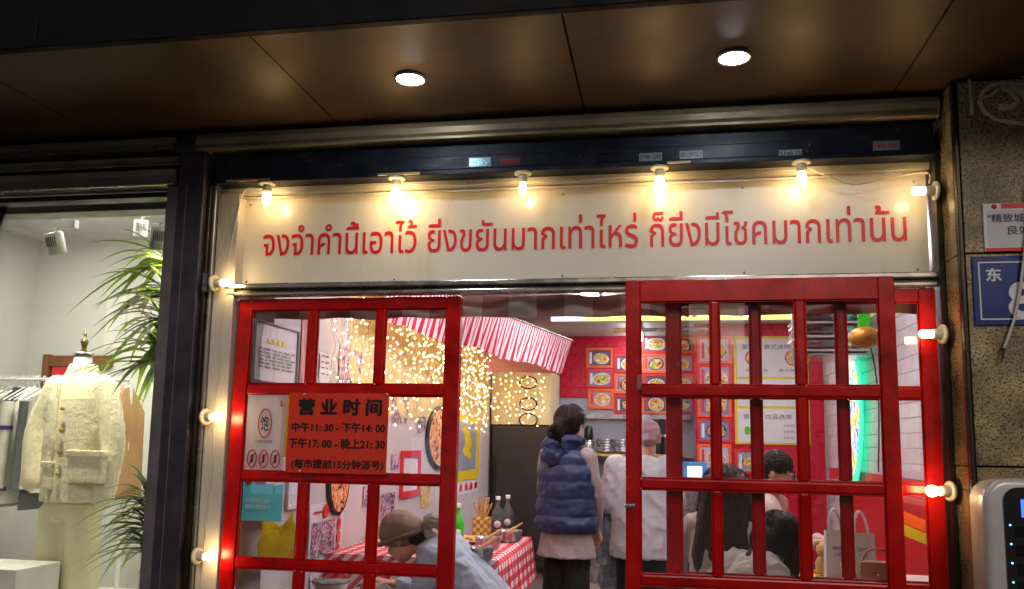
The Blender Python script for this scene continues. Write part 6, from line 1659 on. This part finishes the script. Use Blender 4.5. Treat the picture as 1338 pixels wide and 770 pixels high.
# man with glasses facing right
hc = at(1016, 618, 1.75); hip = Vector((hc.x-0.08, 1.80, 0.55)); sh = Vector((hc.x-0.07, 1.80, 1.02))
o, fr, info = seated(hc, (0.93, -0.36), 0.25, sh, hip, (1, 0.0), 'seated man with short black hair and glasses in pale pink shirt')
seat_clothes(o, hip, info, 'pinkshirt', 'blacktrouser', 'pink_shirt')
f_, s_, u_ = fr
mb = MB(); mb.ell(hc-f_*0.022+u_*0.045, (0.106, 0.106, 0.092), 20, 14); mb.ell(hc-f_*0.060-u_*0.012, (0.062, 0.075, 0.07), 14, 10)
blob('short_hair', mb, M['hair'], o, 0.008, 2, folds(0.006, 40, 1))
gl = MB()
for sg in (-1, 1):
    c = hc+f_*0.104+s_*sg*0.036+u_*0.006
    gl.tube([c+s_*0.026*math.cos(k*math.pi/8)+u_*0.02*math.sin(k*math.pi/8) for k in range(17)], 0.0028, 5, False)
    gl.tube([c+s_*sg*0.026+u_*0.006, hc+s_*sg*0.094+u_*0.004], 0.0026, 5)
obj('glasses', gl, M['black'], o)
stool(hip, 'red topped stool under the man with glasses')
# dark haired guest leaning over at right
hc = at(1016, 706, 0.66); hip = Vector((hc.x-0.36, 0.62, 0.48)); sh = Vector((hc.x-0.14, 0.62, 0.80))
o, fr, info = seated(hc, (0.8, 0.6), 0.5, sh, hip, (0.3, 1), 'dark haired guest in stone grey top leaning forward low in the right door panes')
seat_clothes(o, hip, info, 'greytop', 'blacktrouser', 'grey_top')
f_, s_, u_ = fr
mb = MB(); mb.ell(hc-f_*0.012+u_*0.035, (0.112, 0.112, 0.110), 20, 14); mb.ell(hc-f_*0.06-u_*0.02, (0.085, 0.085, 0.08), 14, 10)
tube_l(mb, [hc-f_*0.06, hc-f_*0.09-Vector((0.03, 0.04, 0.10)), hc-f_*0.14-Vector((0.05, 0.05, 0.13))], [0.07, 0.05, 0.02]); tube_l(mb, [hc+s_*-0.07, hc-s_*0.10-Vector((0, 0, 0.10)), hc-s_*0.09-Vector((0, 0, 0.17))], [0.05, 0.04, 0.014])
blob('dark_hair', mb, M['hair'], o, 0.008, 2, lambda p, n: 0.007*noise.noise(Vector((p.x*40, p.y*40, p.z*6))))
G = []
for k in range(36):
    a = 2*math.pi*k/36; dx, dy = math.cos(a), math.sin(a)
    if dx*f_.x+dy*f_.y > 0.55: continue
    G.append([hc+Vector((0.02*dx, 0.02*dy, 0.14)), hc+Vector((0.09*dx, 0.09*dy, 0.095)), hc+Vector((0.122*dx, 0.122*dy, 0.0)), hc+Vector((0.125*dx-0.01, 0.125*dy-0.01, -0.09)), hc+Vector((0.12*dx-0.03, 0.12*dy-0.02, -0.17))])
strand_hair(o, M['hair'], G, 380, 0.0018, 0.010, 4)
stool(hip, 'red topped stool under the leaning dark haired guest')
